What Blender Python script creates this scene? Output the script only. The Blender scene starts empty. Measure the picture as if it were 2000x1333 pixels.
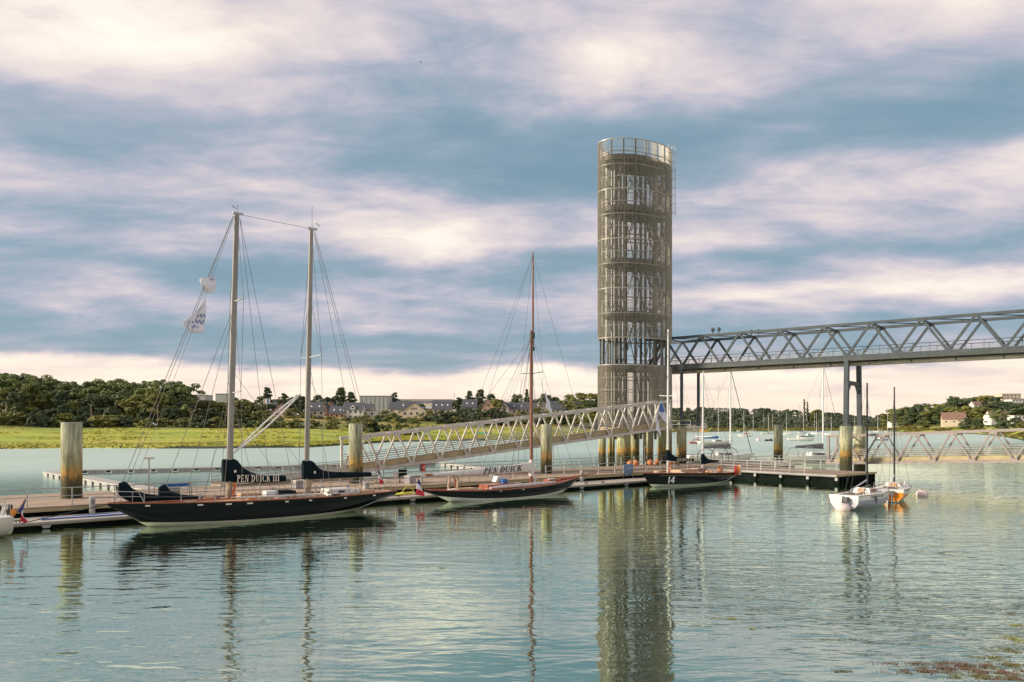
import bpy, math, random
from mathutils import Vector, Matrix
R = math.radians
random.seed(7)
scene = bpy.context.scene
col = scene.collection

# ------------------------------------------------------------------ camera
CAMZ, F, HOR = 5.75, 1500.0, 832.0
cam_d = bpy.data.cameras.new('camera'); cam = bpy.data.objects.new('camera', cam_d); col.objects.link(cam)
cam.location = (0, 0, CAMZ); cam.rotation_euler = (R(90), 0, 0)
cam_d.sensor_width = 36; cam_d.lens = 27.0; cam_d.shift_y = 0.0828
cam_d.clip_start = 0.2; cam_d.clip_end = 20000
scene.camera = cam
scene.render.resolution_x = 1024; scene.render.resolution_y = 682

# ------------------------------------------------------------------ world, sun, exposure
world = bpy.data.worlds.new('World'); scene.world = world; world.use_nodes = True
SUN_AZ, SUN_EL = R(190), R(24)      # direction the light comes from: angle from +X, elevation
def build_sky():
    nt = world.node_tree; nt.nodes.clear(); N = nt.nodes.new; L = nt.links.new
    out = N('ShaderNodeOutputWorld'); bg = N('ShaderNodeBackground'); L(bg.outputs[0], out.inputs[0])
    tc = N('ShaderNodeTexCoord'); nrm = N('ShaderNodeVectorMath'); nrm.operation = 'NORMALIZE'
    L(tc.outputs['Generated'], nrm.inputs[0])
    sep = N('ShaderNodeSeparateXYZ'); L(nrm.outputs[0], sep.inputs[0])
    def m(op, a, b=None, c=None, clamp=False):
        n = N('ShaderNodeMath'); n.operation = op; n.use_clamp = clamp
        for i, v in enumerate((a, b, c)):
            if v is None: continue
            if isinstance(v, (int, float)): n.inputs[i].default_value = v
            else: L(v, n.inputs[i])
        return n.outputs[0]
    z = m('MAXIMUM', sep.outputs[2], 0.0)
    den = m('ADD', z, 0.13)
    px = m('DIVIDE', sep.outputs[0], den); py = m('DIVIDE', sep.outputs[1], den)
    cmb = N('ShaderNodeCombineXYZ'); L(px, cmb.inputs[0]); L(py, cmb.inputs[1])
    def noise(vec, scale, detail, rough, dist=0.0, off=(0, 0, 0), sc=(1, 1, 1), rot=0):
        mp = N('ShaderNodeMapping'); mp.inputs['Location'].default_value = off; mp.inputs['Scale'].default_value = sc
        mp.inputs['Rotation'].default_value = (0, 0, rot)
        L(vec, mp.inputs[0])
        n = N('ShaderNodeTexNoise'); n.inputs['Scale'].default_value = scale; n.inputs['Detail'].default_value = detail
        n.inputs['Roughness'].default_value = rough; n.inputs['Distortion'].default_value = dist
        L(mp.outputs[0], n.inputs['Vector']); return n.outputs[0]
    big = noise(cmb.outputs[0], 0.55, 3, .5, .3, (SKY_OFF[0], SKY_OFF[1], 0), (.6, 1, 1))
    fine = noise(cmb.outputs[0], 1.7, 8, .53, .3, (SKY_OFF[2], SKY_OFF[3], 0), (.72, 1, 1), R(12))
    wav = noise(nrm.outputs[0], 2.6, 6, .6, .2, (SKY_OFF[4], 0, 0), (1, 1, 2.2))
    # layered cloud decks: density by (wavy) elevation
    zw = m('ADD', z, m('MULTIPLY', m('SUBTRACT', wav, .5), SKY_WAVE))
    rp = N('ShaderNodeValToRGB'); L(zw, rp.inputs[0]); cr = rp.color_ramp; cr.interpolation = 'EASE'
    stops = [(0, .82), (.035, .86), (.070, .80), (.086, .32), (.115, .24), (.138, .50), (.160, .62), (.187, .45), (.203, .30), (.225, .54),
             (.275, .60), (.310, .34), (.345, .30), (.385, .46), (.43, .60), (.50, .58), (1, .55)]
    while len(cr.elements) < len(stops): cr.elements.new(.5)
    for e, (p, v) in zip(cr.elements, stops): e.position = p; e.color = (v, v, v, 1)
    up = N('ShaderNodeMapRange'); L(z, up.inputs[0]); up.inputs[1].default_value = .05; up.inputs[2].default_value = .45
    up.inputs[3].default_value = .5; up.inputs[4].default_value = .95
    dev = m('ADD', m('MULTIPLY', m('SUBTRACT', fine, .5), 1.9), m('MULTIPLY', m('SUBTRACT', big, .5), .9))
    tex = noise(cmb.outputs[0], 6.5, 7, .6, .6, (1.3, 4.2, 0), (.55, 1, 1), R(8))
    dev = m('ADD', dev, m('MULTIPLY', m('SUBTRACT', tex, .5), .55))
    v = m('ADD', rp.outputs[0], m('MULTIPLY', dev, up.outputs[0]))
    ramp = N('ShaderNodeValToRGB'); L(v, ramp.inputs[0]); cr = ramp.color_ramp; cr.interpolation = 'B_SPLINE'
    cs = [(.04, (.155, .250, .315)), (.25, (.195, .278, .340)), (.38, (.262, .308, .375)), (.50, (.365, .355, .418)), (.63, (.51, .455, .468)), (.78, (.64, .565, .515)), (1, (.80, .73, .63))]
    while len(cr.elements) < len(cs): cr.elements.new(.5)
    for e, (p, c) in zip(cr.elements, cs): e.position = p; e.color = (*c, 1)
    # warm air low down
    low = N('ShaderNodeMapRange'); L(z, low.inputs[0]); low.inputs[1].default_value = .0; low.inputs[2].default_value = .11
    low.inputs[3].default_value = .62; low.inputs[4].default_value = 0
    warm = N('ShaderNodeMix'); warm.data_type = 'RGBA'; L(m('MULTIPLY', low.outputs[0], m('MULTIPLY', v, 1.1, clamp=True)), warm.inputs[0]); L(ramp.outputs[0], warm.inputs[6])
    warm.inputs[7].default_value = (.74, .55, .40, 1)
    # clear air behind the cloud decks
    sky = N('ShaderNodeTexSky'); sky.sky_type = 'NISHITA'; sky.sun_disc = False
    sky.sun_elevation = SUN_EL; sky.sun_rotation = R(90) - SUN_AZ; sky.dust_density = 1.5
    sc = N('ShaderNodeVectorMath'); sc.operation = 'SCALE'; L(sky.outputs[0], sc.inputs[0]); sc.inputs[3].default_value = .05
    gap = N('ShaderNodeMapRange'); L(v, gap.inputs[0]); gap.inputs[1].default_value = .1; gap.inputs[2].default_value = .5
    gap.inputs[3].default_value = .22; gap.inputs[4].default_value = .05
    mix = N('ShaderNodeMix'); mix.data_type = 'RGBA'; L(gap.outputs[0], mix.inputs[0]); L(warm.outputs[2], mix.inputs[6]); L(sc.outputs[0], mix.inputs[7])
    L(mix.outputs[2], bg.inputs[0]); bg.inputs[1].default_value = 1.0
SKY_OFF = (5.5, 3.3, 7.7, 1.2, 8.8); SKY_WAVE = .11
build_sky()
sun_d = bpy.data.lights.new('sun', 'SUN'); sun = bpy.data.objects.new('sun', sun_d); col.objects.link(sun)
sun_d.energy = 3.6; sun_d.angle = R(8); sun_d.color = (1, .87, .70)
sdir = Vector((math.cos(SUN_AZ) * math.cos(SUN_EL), math.sin(SUN_AZ) * math.cos(SUN_EL), math.sin(SUN_EL)))
sun.rotation_euler = (-sdir).to_track_quat('-Z', 'Y').to_euler(); sun.location = (0, 0, 80)
vs = scene.view_settings
vs.view_transform = 'Standard'; vs.look = 'None'; vs.exposure = 0.62; vs.gamma = 1; vs.use_curve_mapping = False

# ------------------------------------------------------------------ helpers
def at(px, py, d):                      # a point d metres ahead, seen at photograph pixel (px, py)
    return Vector(((px - 1000) / F * d, d, CAMZ - (py - HOR) / F * d))
UANG = math.atan2(.638, .77)
U = Vector((math.cos(UANG), math.sin(UANG), 0)); NV = Vector((-U.y, U.x, 0)); Q0 = Vector((6.5, 69.8, 0))
def P(s, p, z=0): return Q0 + U * s + NV * p + Vector((0, 0, z))     # quay frame: along, across, up

class MB:
    def __init__(s): s.v = []; s.f = []
    def box(s, c, sz, rz=0.0, basis=None):
        h = [a / 2 for a in sz]; b = len(s.v)
        if basis is None:
            ca, sa = math.cos(rz), math.sin(rz); basis = ((ca, sa, 0), (-sa, ca, 0), (0, 0, 1))
        for k in (-1, 1):
            for j in (-1, 1):
                for i in (-1, 1):
                    a = (i * h[0], j * h[1], k * h[2])
                    s.v.append(tuple(c[q] + sum(a[w] * basis[w][q] for w in range(3)) for q in range(3)))
        s.f += [tuple(b + q for q in f) for f in ((0, 2, 3, 1), (4, 5, 7, 6), (0, 1, 5, 4), (2, 6, 7, 3), (0, 4, 6, 2), (1, 3, 7, 5))]
        return s
    def beam(s, p0, p1, w, h):
        p0 = Vector(p0); p1 = Vector(p1); d = p1 - p0; L = d.length
        if L < 1e-6: return s
        d /= L; up = Vector((0, 0, 1)) if abs(d.z) < .98 else Vector((0, 1, 0))
        side = up.cross(d).normalized(); up2 = d.cross(side)
        return s.box((p0 + p1) / 2, (L, w, h), basis=(d, side, up2))
    def tube(s, pts, r, n=6, cap=True):
        pts = [Vector(p) for p in pts]; rs = r if isinstance(r, (list, tuple)) else [r] * len(pts)
        rings = []
        side = None
        for i, p in enumerate(pts):
            d = (pts[min(i + 1, len(pts) - 1)] - pts[max(i - 1, 0)]).normalized()
            if side is None:
                ref = Vector((0, 0, 1)) if abs(d.z) < .9 else Vector((1, 0, 0))
                side = ref.cross(d).normalized()
            else: side = (side - d * side.dot(d)).normalized()
            o = d.cross(side)
            rings.append([p + (side * math.cos(2 * math.pi * k / n) + o * math.sin(2 * math.pi * k / n)) * rs[i] for k in range(n)])
        return s.loft(rings, cap)
    def loft(s, rings, cap=True, closed=True):
        b = len(s.v); n = len(rings[0])
        for rg in rings: s.v += [tuple(p) for p in rg]
        m = n if closed else n - 1
        for i in range(len(rings) - 1):
            for k in range(m):
                k2 = (k + 1) % n
                s.f.append((b + i * n + k, b + i * n + k2, b + (i + 1) * n + k2, b + (i + 1) * n + k))
        if cap:
            s.f.append(tuple(b + k for k in reversed(range(n)))); e = b + (len(rings) - 1) * n
            s.f.append(tuple(e + k for k in range(n)))
        return s
    def poly(s, pts):
        b = len(s.v); s.v += [tuple(p) for p in pts]; s.f.append(tuple(range(b, b + len(pts)))); return s
    def prism(s, pts, off):
        b = len(s.v); n = len(pts); off = Vector(off)
        s.v += [tuple(p) for p in pts] + [tuple(Vector(p) + off) for p in pts]
        s.f.append(tuple(range(b, b + n))); s.f.append(tuple(b + n + k for k in reversed(range(n))))
        for k in range(n):
            k2 = (k + 1) % n; s.f.append((b + k, b + n + k, b + n + k2, b + k2))
        return s
    def ball(s, c, r, nu=10, nv=7, sc=(1, 1, 1)):
        rings = []
        for j in range(nv + 1):
            t = math.pi * j / nv; rr = max(math.sin(t), .02)
            rings.append([(c[0] + r * sc[0] * rr * math.cos(2 * math.pi * k / nu), c[1] + r * sc[1] * rr * math.sin(2 * math.pi * k / nu), c[2] - r * sc[2] * math.cos(t)) for k in range(nu)])
        return s.loft(rings, True)
    def mesh(s, name, smooth=False):
        me = bpy.data.meshes.new(name); me.from_pydata(s.v, [], s.f); me.validate(); 
        import bmesh as _b
        bm = _b.new(); bm.from_mesh(me); _b.ops.recalc_face_normals(bm, faces=bm.faces); bm.to_mesh(me); bm.free()
        if smooth:
            me.polygons.foreach_set('use_smooth', [True] * len(me.polygons))
            try: me.set_sharp_from_angle(angle=R(40))
            except Exception: pass
        me.update(); return me
    def build(s, name, mat, parent=None, smooth=False, label=None):
        return obj(name, s.mesh(name, smooth), mat, parent, label)
def obj(name, me, mat, parent=None, label=None):
    if mat is not None and not me.materials: me.materials.append(mat)
    o = bpy.data.objects.new(name, me); col.objects.link(o)
    if parent is not None: o.parent = parent
    if label: o['label'] = label
    return o
def tag(o, label, cat, group=None, kind=None):
    if kind: o['kind'] = kind
    if label: o['label'] = label
    if cat: o['category'] = cat
    if group: o['group'] = group
    return o
def thing(name, label, cat, loc=(0, 0, 0), rz=0.0, group=None):
    o = bpy.data.objects.new(name, None); col.objects.link(o); o.location = loc; o.rotation_euler = (0, 0, rz)
    o.empty_display_size = .3
    return tag(o, label, cat, group)
KIDS = {}
def copy_tree(o, parent=None):
    c = o.copy(); col.objects.link(c)
    if parent is not None: c.parent = parent
    if o.name not in KIDS: KIDS[o.name] = [k for k in col.objects if k.parent == o]
    for ch in KIDS[o.name]: copy_tree(ch, c)
    return c

# ------------------------------------------------------------------ materials
def mat(name, c, rough=.6, metal=0.0, var=.15, scale=3.0, bump=0.0, bscale=None, c2=None, sc=(1, 1, 1), coat=0.0, spec=.5, emit=None):
    m = bpy.data.materials.new(name); m.use_nodes = True; nt = m.node_tree; N = nt.nodes.new; L = nt.links.new
    b = nt.nodes['Principled BSDF']; b.inputs['Roughness'].default_value = rough; b.inputs['Metallic'].default_value = metal
    b.inputs['Coat Weight'].default_value = coat; b.inputs['Specular IOR Level'].default_value = spec
    tc = N('ShaderNodeTexCoord'); mp = N('ShaderNodeMapping'); mp.inputs['Scale'].default_value = sc; L(tc.outputs['Object'], mp.inputs[0])
    n = N('ShaderNodeTexNoise'); n.inputs['Scale'].default_value = scale; n.inputs['Detail'].default_value = 5; n.inputs['Roughness'].default_value = .65
    L(mp.outputs[0], n.inputs['Vector'])
    mx = N('ShaderNodeMix'); mx.data_type = 'RGBA'
    mr = N('ShaderNodeMapRange'); L(n.outputs[0], mr.inputs[0]); mr.inputs[1].default_value = .3; mr.inputs[2].default_value = .7
    L(mr.outputs[0], mx.inputs[0])
    d = c2 if c2 else tuple(x * (1 - var * 1.6) for x in c)
    mx.inputs[6].default_value = (*d, 1); mx.inputs[7].default_value = (*[min(1, x * (1 + var * .6)) for x in c], 1)
    L(mx.outputs[2], b.inputs['Base Color'])
    if bump:
        n2 = N('ShaderNodeTexNoise'); n2.inputs['Scale'].default_value = bscale or scale * 4; n2.inputs['Detail'].default_value = 4; L(mp.outputs[0], n2.inputs['Vector'])
        bp = N('ShaderNodeBump'); bp.inputs['Strength'].default_value = .6; bp.inputs['Distance'].default_value = bump; L(n2.outputs[0], bp.inputs['Height']); L(bp.outputs[0], b.inputs['Normal'])
    return m
M = {}
M['galv'] = mat('galvanised_steel', (.46, .46, .44), .42, .55, .18, 2.0)
M['alu'] = mat('weathered_aluminium', (.58, .54, .47), .55, .1, .16, 1.5)
M['alu2'] = mat('grey_mauve_aluminium', (.29, .24, .22), .55, .1, .16, 1.5)
M['bridge'] = mat('blue_grey_painted_steel', (.075, .09, .10), .6, .1, .2, 1.2, spec=.25)
M['darksteel'] = mat('dark_steel', (.07, .078, .075), .55, .3, .2, 2)
M['towersteel'] = mat('olive_grey_steel', (.105, .10, .082), .55, .2, .22, 1.5)
M['meshwire'] = mat('tower_mesh_wire', (.47, .43, .35), .5, .1, .12, 2)
M['ring'] = mat('pale_ring_steel', (.50, .47, .40), .45, .3, .15, 2)
M['wood'] = mat('weathered_deck_boards', (.36, .265, .19), .8, 0, .28, .9, .006, 14, c2=(.24, .185, .14))
M['kick'] = mat('stained_kick_plate', (.42, .32, .19), .75, 0, .25, .8, c2=(.30, .27, .14))
M['concrete'] = mat('concrete', (.42, .40, .36), .85, 0, .2, 1.2, .01, 20)
M['white'] = mat('white_paint', (.78, .77, .74), .4, 0, .06, 2)
M['offwhite'] = mat('offwhite_gelcoat', (.70, .67, .62), .35, 0, .08, 2)
M['cream'] = mat('cream_antifoul', (.55, .52, .42), .6, 0, .12, 2)
M['caisson'] = mat('dark_rubber_caisson', (.010, .015, .013), .9, 0, .35, 1.2, spec=.08)
M['rubber'] = mat('grey_rubber_strip', (.36, .34, .34), .6, 0, .12, 2)
M['hull'] = mat('black_hull_paint', (.010, .013, .014), .16, 0, .25, .8, coat=.4)
M['teak'] = mat('teak_deck', (.52, .33, .19), .65, 0, .2, 4, sc=(1, 8, 1))
M['varnish'] = mat('red_varnished_wood', (.34, .085, .035), .3, 0, .2, 3, coat=.3)
M['navycloth'] = mat('navy_canvas', (.008, .016, .022), .9, 0, .3, 2, .02, 5, spec=.1)
M['greycloth'] = mat('grey_canvas', (.12, .125, .135), .85, 0, .2, 2, .02, 5)
M['whitecloth'] = mat('white_canvas', (.70, .64, .60), .85, 0, .12, 1.6, .03, 4)
M['flagwhite'] = mat('white_flag_cloth', (.72, .68, .75), .85, 0, .08, 2)
M['flagred'] = mat('red_flag_cloth', (.62, .035, .05), .8, 0, .12, 4)
M['flagblue'] = mat('blue_flag_cloth', (.018, .05, .20), .8, 0, .12, 4)
M['mast'] = mat('grey_alloy_mast', (.30, .27, .235), .5, .2, .2, 1.2, sc=(2, 2, .3))
M['whitemast'] = mat('white_mast', (.72, .70, .68), .35, .1, .06, 2)
M['darkmast'] = mat('black_mast', (.03, .03, .035), .35, .2, .15, 2)
M['woodmast'] = mat('varnished_mast', (.22, .075, .035), .35, 0, .25, 3, sc=(3, 3, .3), coat=.3)
M['wire'] = mat('rigging_wire', (.16, .15, .14), .5, .3, .1, 3)
M['rope'] = mat('tan_rope', (.55, .43, .30), .9, 0, .2, 6)
M['whiterope'] = mat('white_rope', (.72, .70, .68), .8, 0, .08, 6)
M['darkrope'] = mat('dark_rope', (.03, .03, .03), .9, 0, .2, 6)
M['yellow'] = mat('yellow_hose', (.60, .55, .05), .5, 0, .15, 4)
M['red'] = mat('red_paint', (.55, .03, .03), .45, 0, .15, 4)
M['orange'] = mat('orange_paint', (.78, .24, .015), .35, 0, .12, 2)
M['orangebuoy'] = mat('orange_buoy_plastic', (.72, .25, .08), .5, 0, .2, 3)
M['blue'] = mat('blue_paint', (.03, .12, .38), .45, 0, .15, 3)
M['bluegrey'] = mat('blue_banner', (.15, .27, .38), .7, 0, .2, 3)
M['green'] = mat('green_hull_paint', (.06, .32, .22), .45, 0, .12, 2)
M['lilac'] = mat('pale_grey_hull', (.46, .46, .50), .3, 0, .1, 1.5)
M['pinkbuoy'] = mat('pale_pink_buoy', (.75, .58, .55), .5, 0, .12, 3)
M['letterw'] = mat('cream_lettering', (.75, .68, .58), .8, 0, .08, 6)
M['letterd'] = mat('dark_lettering', (.035, .035, .04), .8, 0, .1, 6)
M['glass'] = mat('window_glass', (.035, .045, .055), .08, 0, .2, 1.5)
M['black'] = mat('black_plastic', (.02, .02, .02), .5, 0, .2, 3)
M['slate'] = mat('slate_roof', (.085, .09, .105), .6, 0, .2, .8)
M['brownroof'] = mat('brown_tile_roof', (.26, .15, .11), .75, 0, .25, .8)
for n, c in dict(wcream=(.66, .55, .40), wpink=(.62, .40, .29), worange=(.60, .28, .13), wwhite=(.72, .68, .62), wstone=(.36, .32, .27), wgrey=(.46, .46, .43)).items():
    M[n] = mat('render_' + n[1:], c, .85, 0, .1, .5)

def pile_mat():                        # concrete pile with tide marks: ochre weed over dark weed
    m = bpy.data.materials.new('tidal_concrete_pile'); m.use_nodes = True; nt = m.node_tree; N = nt.nodes.new; L = nt.links.new
    b = nt.nodes['Principled BSDF']; b.inputs['Roughness'].default_value = .9
    g = N('ShaderNodeNewGeometry'); sp = N('ShaderNodeSeparateXYZ'); L(g.outputs['Position'], sp.inputs[0])
    n = N('ShaderNodeTexNoise'); n.inputs['Scale'].default_value = 2.6; n.inputs['Detail'].default_value = 9; n.inputs['Roughness'].default_value = .65; L(g.outputs['Position'], n.inputs['Vector'])
    a = N('ShaderNodeMath'); a.operation = 'MULTIPLY_ADD'; L(n.outputs[0], a.inputs[0]); a.inputs[1].default_value = 1.5; L(sp.outputs[2], a.inputs[2])
    mr = N('ShaderNodeMapRange'); L(a.outputs[0], mr.inputs[0]); mr.inputs[1].default_value = 1.0; mr.inputs[2].default_value = 6.0
    r = N('ShaderNodeValToRGB'); L(mr.outputs[0], r.inputs[0]); cr = r.color_ramp
    st = [(0, (.035, .035, .02)), (.30, (.075, .068, .028)), (.40, (.13, .10, .035)), (.455, (.38, .22, .05)), (.53, (.36, .26, .09)), (.60, (.31, .30, .16)), (.78, (.41, .41, .26)), (1, (.37, .385, .26))]
    while len(cr.elements) < len(st): cr.elements.new(.5)
    for e, (p, c) in zip(cr.elements, st): e.position = p; e.color = (*c, 1)
    mp = N('ShaderNodeMapping'); mp.inputs['Scale'].default_value = (4, 4, .5); L(g.outputs['Position'], mp.inputs[0])
    n2 = N('ShaderNodeTexNoise'); n2.inputs['Scale'].default_value = 1.2; n2.inputs['Detail'].default_value = 5; L(mp.outputs[0], n2.inputs['Vector'])
    mr2 = N('ShaderNodeMapRange'); L(n2.outputs[0], mr2.inputs[0]); mr2.inputs[1].default_value = .35; mr2.inputs[2].default_value = .65; mr2.inputs[3].default_value = .5; mr2.inputs[4].default_value = 1.25
    mu = N('ShaderNodeVectorMath'); mu.operation = 'SCALE'; L(r.outputs[0], mu.inputs[0]); L(mr2.outputs[0], mu.inputs[3]); L(mu.outputs[0], b.inputs['Base Color'])
    bp = N('ShaderNodeBump'); bp.inputs['Distance'].default_value = .04; L(n.outputs[0], bp.inputs['Height']); L(bp.outputs[0], b.inputs['Normal'])
    return m
M['pile'] = pile_mat()
def boot_mat(name, top, boot, zb, gloss=.16, rise=0.0, stripe=None):   # hull paint: boot-top below a line in the boat's own height, optional cove stripe
    m = bpy.data.materials.new(name); m.use_nodes = True; nt = m.node_tree; N = nt.nodes.new; L = nt.links.new
    b = nt.nodes['Principled BSDF']; b.inputs['Roughness'].default_value = gloss; b.inputs['Specular IOR Level'].default_value = .2
    tc = N('ShaderNodeTexCoord'); sp = N('ShaderNodeSeparateXYZ'); L(tc.outputs['Object'], sp.inputs[0])
    xx = N('ShaderNodeMath'); xx.operation = 'MULTIPLY'; L(sp.outputs[0], xx.inputs[0]); L(sp.outputs[0], xx.inputs[1])
    zz = N('ShaderNodeMath'); zz.operation = 'MULTIPLY_ADD'; L(xx.outputs[0], zz.inputs[0]); zz.inputs[1].default_value = -rise; L(sp.outputs[2], zz.inputs[2])
    gt = N('ShaderNodeMath'); gt.operation = 'GREATER_THAN'; L(zz.outputs[0], gt.inputs[0]); gt.inputs[1].default_value = zb
    n = N('ShaderNodeTexNoise'); n.inputs['Scale'].default_value = 1.5; n.inputs['Detail'].default_value = 5; L(tc.outputs['Object'], n.inputs['Vector'])
    mx = N('ShaderNodeMix'); mx.data_type = 'RGBA'; L(gt.outputs[0], mx.inputs[0]); mx.inputs[6].default_value = (*boot, 1); mx.inputs[7].default_value = (*top, 1)
    mr = N('ShaderNodeMapRange'); L(n.outputs[0], mr.inputs[0]); mr.inputs[3].default_value = .75; mr.inputs[4].default_value = 1.2
    sc = N('ShaderNodeVectorMath'); sc.operation = 'SCALE'; L(mx.outputs[2], sc.inputs[0]); L(mr.outputs[0], sc.inputs[3]); L(sc.outputs[0], b.inputs['Base Color'])
    return m
# ------------------------------------------------------------------ setting: water and land
def water_mat():
    m = bpy.data.materials.new('estuary_water'); m.use_nodes = True; nt = m.node_tree; N = nt.nodes.new; L = nt.links.new
    b = nt.nodes['Principled BSDF']; b.inputs['Base Color'].default_value = (.014, .034, .019, 1); b.inputs['Roughness'].default_value = .6
    b.inputs['IOR'].default_value = 1.33; b.inputs['Specular IOR Level'].default_value = .0
    g = N('ShaderNodeNewGeometry')
    def noise(scale, sc, rot, detail=3, dist=0.0, rough=.5, off=(0, 0, 0)):
        mp = N('ShaderNodeMapping'); mp.inputs['Scale'].default_value = sc; mp.inputs['Rotation'].default_value = (0, 0, rot); mp.inputs['Location'].default_value = off
        L(g.outputs['Position'], mp.inputs[0]); n = N('ShaderNodeTexNoise'); n.inputs['Scale'].default_value = scale; n.inputs['Detail'].default_value = detail
        n.inputs['Distortion'].default_value = dist; n.inputs['Roughness'].default_value = rough; L(mp.outputs[0], n.inputs['Vector']); return n.outputs[0]
    def m2(op, a, b_):
        n = N('ShaderNodeMath'); n.operation = op
        for i, v in enumerate((a, b_)):
            if isinstance(v, (int, float)): n.inputs[i].default_value = v
            else: L(v, n.inputs[i])
        return n.outputs[0]
    w1 = noise(.85, (.45, 1.5, 1), R(-9), 2, .5)            # long low ripples
    w2 = noise(2.6, (.55, 1.3, 1), R(14), 3, .4)            # short chop
    w3 = noise(.30, (.5, 1, 1), R(25), 2)                   # slow swell
    ruff = noise(.035, (1, .7, 1), R(20), 3)                # ruffled and calm patches
    mr = N('ShaderNodeMapRange'); L(ruff, mr.inputs[0]); mr.inputs[1].default_value = .40; mr.inputs[2].default_value = .62; mr.inputs[3].default_value = .35; mr.inputs[4].default_value = 1.15
    sp = N('ShaderNodeSeparateXYZ'); L(g.outputs['Position'], sp.inputs[0])
    # open water beyond the quay and out to the east is breezier
    far = N('ShaderNodeMapRange'); L(m2('ADD', m2('MULTIPLY', sp.outputs[1], .77), m2('MULTIPLY', sp.outputs[0], -.638)), far.inputs[0]); far.inputs[1].default_value = 58; far.inputs[2].default_value = 120; far.inputs[3].default_value = .75; far.inputs[4].default_value = 6.0
    lee = N('ShaderNodeMapRange'); lee.interpolation_type = 'SMOOTHSTEP'; L(m2('ADD', m2('MULTIPLY', sp.outputs[1], .77), m2('MULTIPLY', sp.outputs[0], -.638)), lee.inputs[0]); lee.inputs[1].default_value = 26; lee.inputs[2].default_value = 45; lee.inputs[3].default_value = 1.15; lee.inputs[4].default_value = .42   # sheltered water along the quay
    amp = m2('MULTIPLY', m2('MULTIPLY', mr.outputs[0], far.outputs[0]), lee.outputs[0])
    h = m2('ADD', m2('MULTIPLY', m2('ADD', m2('MULTIPLY', w1, .066), m2('MULTIPLY', w2, .016)), amp), m2('MULTIPLY', m2('MULTIPLY', w3, .030), lee.outputs[0]))
    bp = N('ShaderNodeBump'); bp.inputs['Strength'].default_value = 1; bp.inputs['Distance'].default_value = 1.0; L(h, bp.inputs['Height']); L(bp.outputs[0], b.inputs['Normal'])
    gl = N('ShaderNodeBsdfGlossy'); gl.inputs['Color'].default_value = (.82, .95, .80, 1); gl.inputs['Roughness'].default_value = .015; L(bp.outputs[0], gl.inputs['Normal'])
    rg = N('ShaderNodeMapRange'); L(far.outputs[0], rg.inputs[0]); rg.inputs[1].default_value = .9; rg.inputs[2].default_value = 6.0; rg.inputs[3].default_value = .015; rg.inputs[4].default_value = .36; L(rg.outputs[0], gl.inputs['Roughness'])
    fr = N('ShaderNodeFresnel'); fr.inputs['IOR'].default_value = 1.7; L(bp.outputs[0], fr.inputs['Normal'])
    fac = N('ShaderNodeMath'); fac.operation = 'MULTIPLY_ADD'; fac.use_clamp = True; L(fr.outputs[0], fac.inputs[0]); fac.inputs[1].default_value = .5; fac.inputs[2].default_value = .62
    ms = N('ShaderNodeMixShader'); L(fac.outputs[0], ms.inputs[0]); L(b.outputs[0], ms.inputs[1]); L(gl.outputs[0], ms.inputs[2])
    L(ms.outputs[0], nt.nodes['Material Output'].inputs['Surface'])
    return m
W = MB(); S = 9000
W.poly([(-S, -200, 0), (S, -200, 0), (S, S, 0), (-S, S, 0)])
tag(W.build('water', water_mat()), 'green grey estuary water with fine ripples and soft reflections', None, kind='structure')

def lerp(px, xs, ys):
    if px <= xs[0]: return ys[0]
    for i in range(len(xs) - 1):
        if px <= xs[i + 1]:
            t = (px - xs[i]) / (xs[i + 1] - xs[i]); return ys[i] + (ys[i + 1] - ys[i]) * t
    return ys[-1]
LX = [-600, 0, 600, 700, 770, 1090, 1170, 1250, 1320, 1500, 1700, 1780, 1900, 2000, 2200]
SH = [160, 187, 205, 240, 278, 330, 370, 520, 700, 800, 900, 640, 560, 290, 190]
D2 = [480, 480, 480, 480, 480, 480, 500, 800, 1000, 1100, 1200, 800, 750, 650, 600]
Z2 = [13, 13, 12.5, 11, 11, 11, 11, 6, 3, 3, 4, 7, 9, 10, 10]
D3 = [900, 900, 900, 900, 900, 900, 900, 1300, 1500, 1600, 1700, 1500, 1200, 1050, 1000]
Z3 = [15, 15, 17, 18, 19, 20, 20, 26, 29, 28, 20, 24, 30, 32, 32]
def hsh(x, y): 
    return math.sin(x * .071 + 1.3) * math.cos(y * .053 + .4) * .5 + math.sin(x * .19 + y * .13) * .3 + math.sin(x * .37 - y * .29) * .2
def ground(x, y):
    d = max(y, 1.0); px = 1000 + F * x / d
    sh = lerp(px, LX, SH) + 5 * math.sin(x * .035) + 2.5 * math.sin(x * .11 + 1); d2 = lerp(px, LX, D2); z2 = lerp(px, LX, Z2); d3 = lerp(px, LX, D3); z3 = lerp(px, LX, Z3)
    t = d - sh
    if t < 0: return max(-1.2, t * .12 - .1)
    if t < 1.5: return -.1 + .75 * t / 1.5
    if d < d2: z = .65 + (z2 - .65) * (t - 1.5) / (d2 - sh - 1.5)
    elif d < d3: z = z2 + (z3 - z2) * (d - d2) / (d3 - d2)
    else: z = z3
    return z + hsh(x, y) * min(.25, t * .004)
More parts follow.
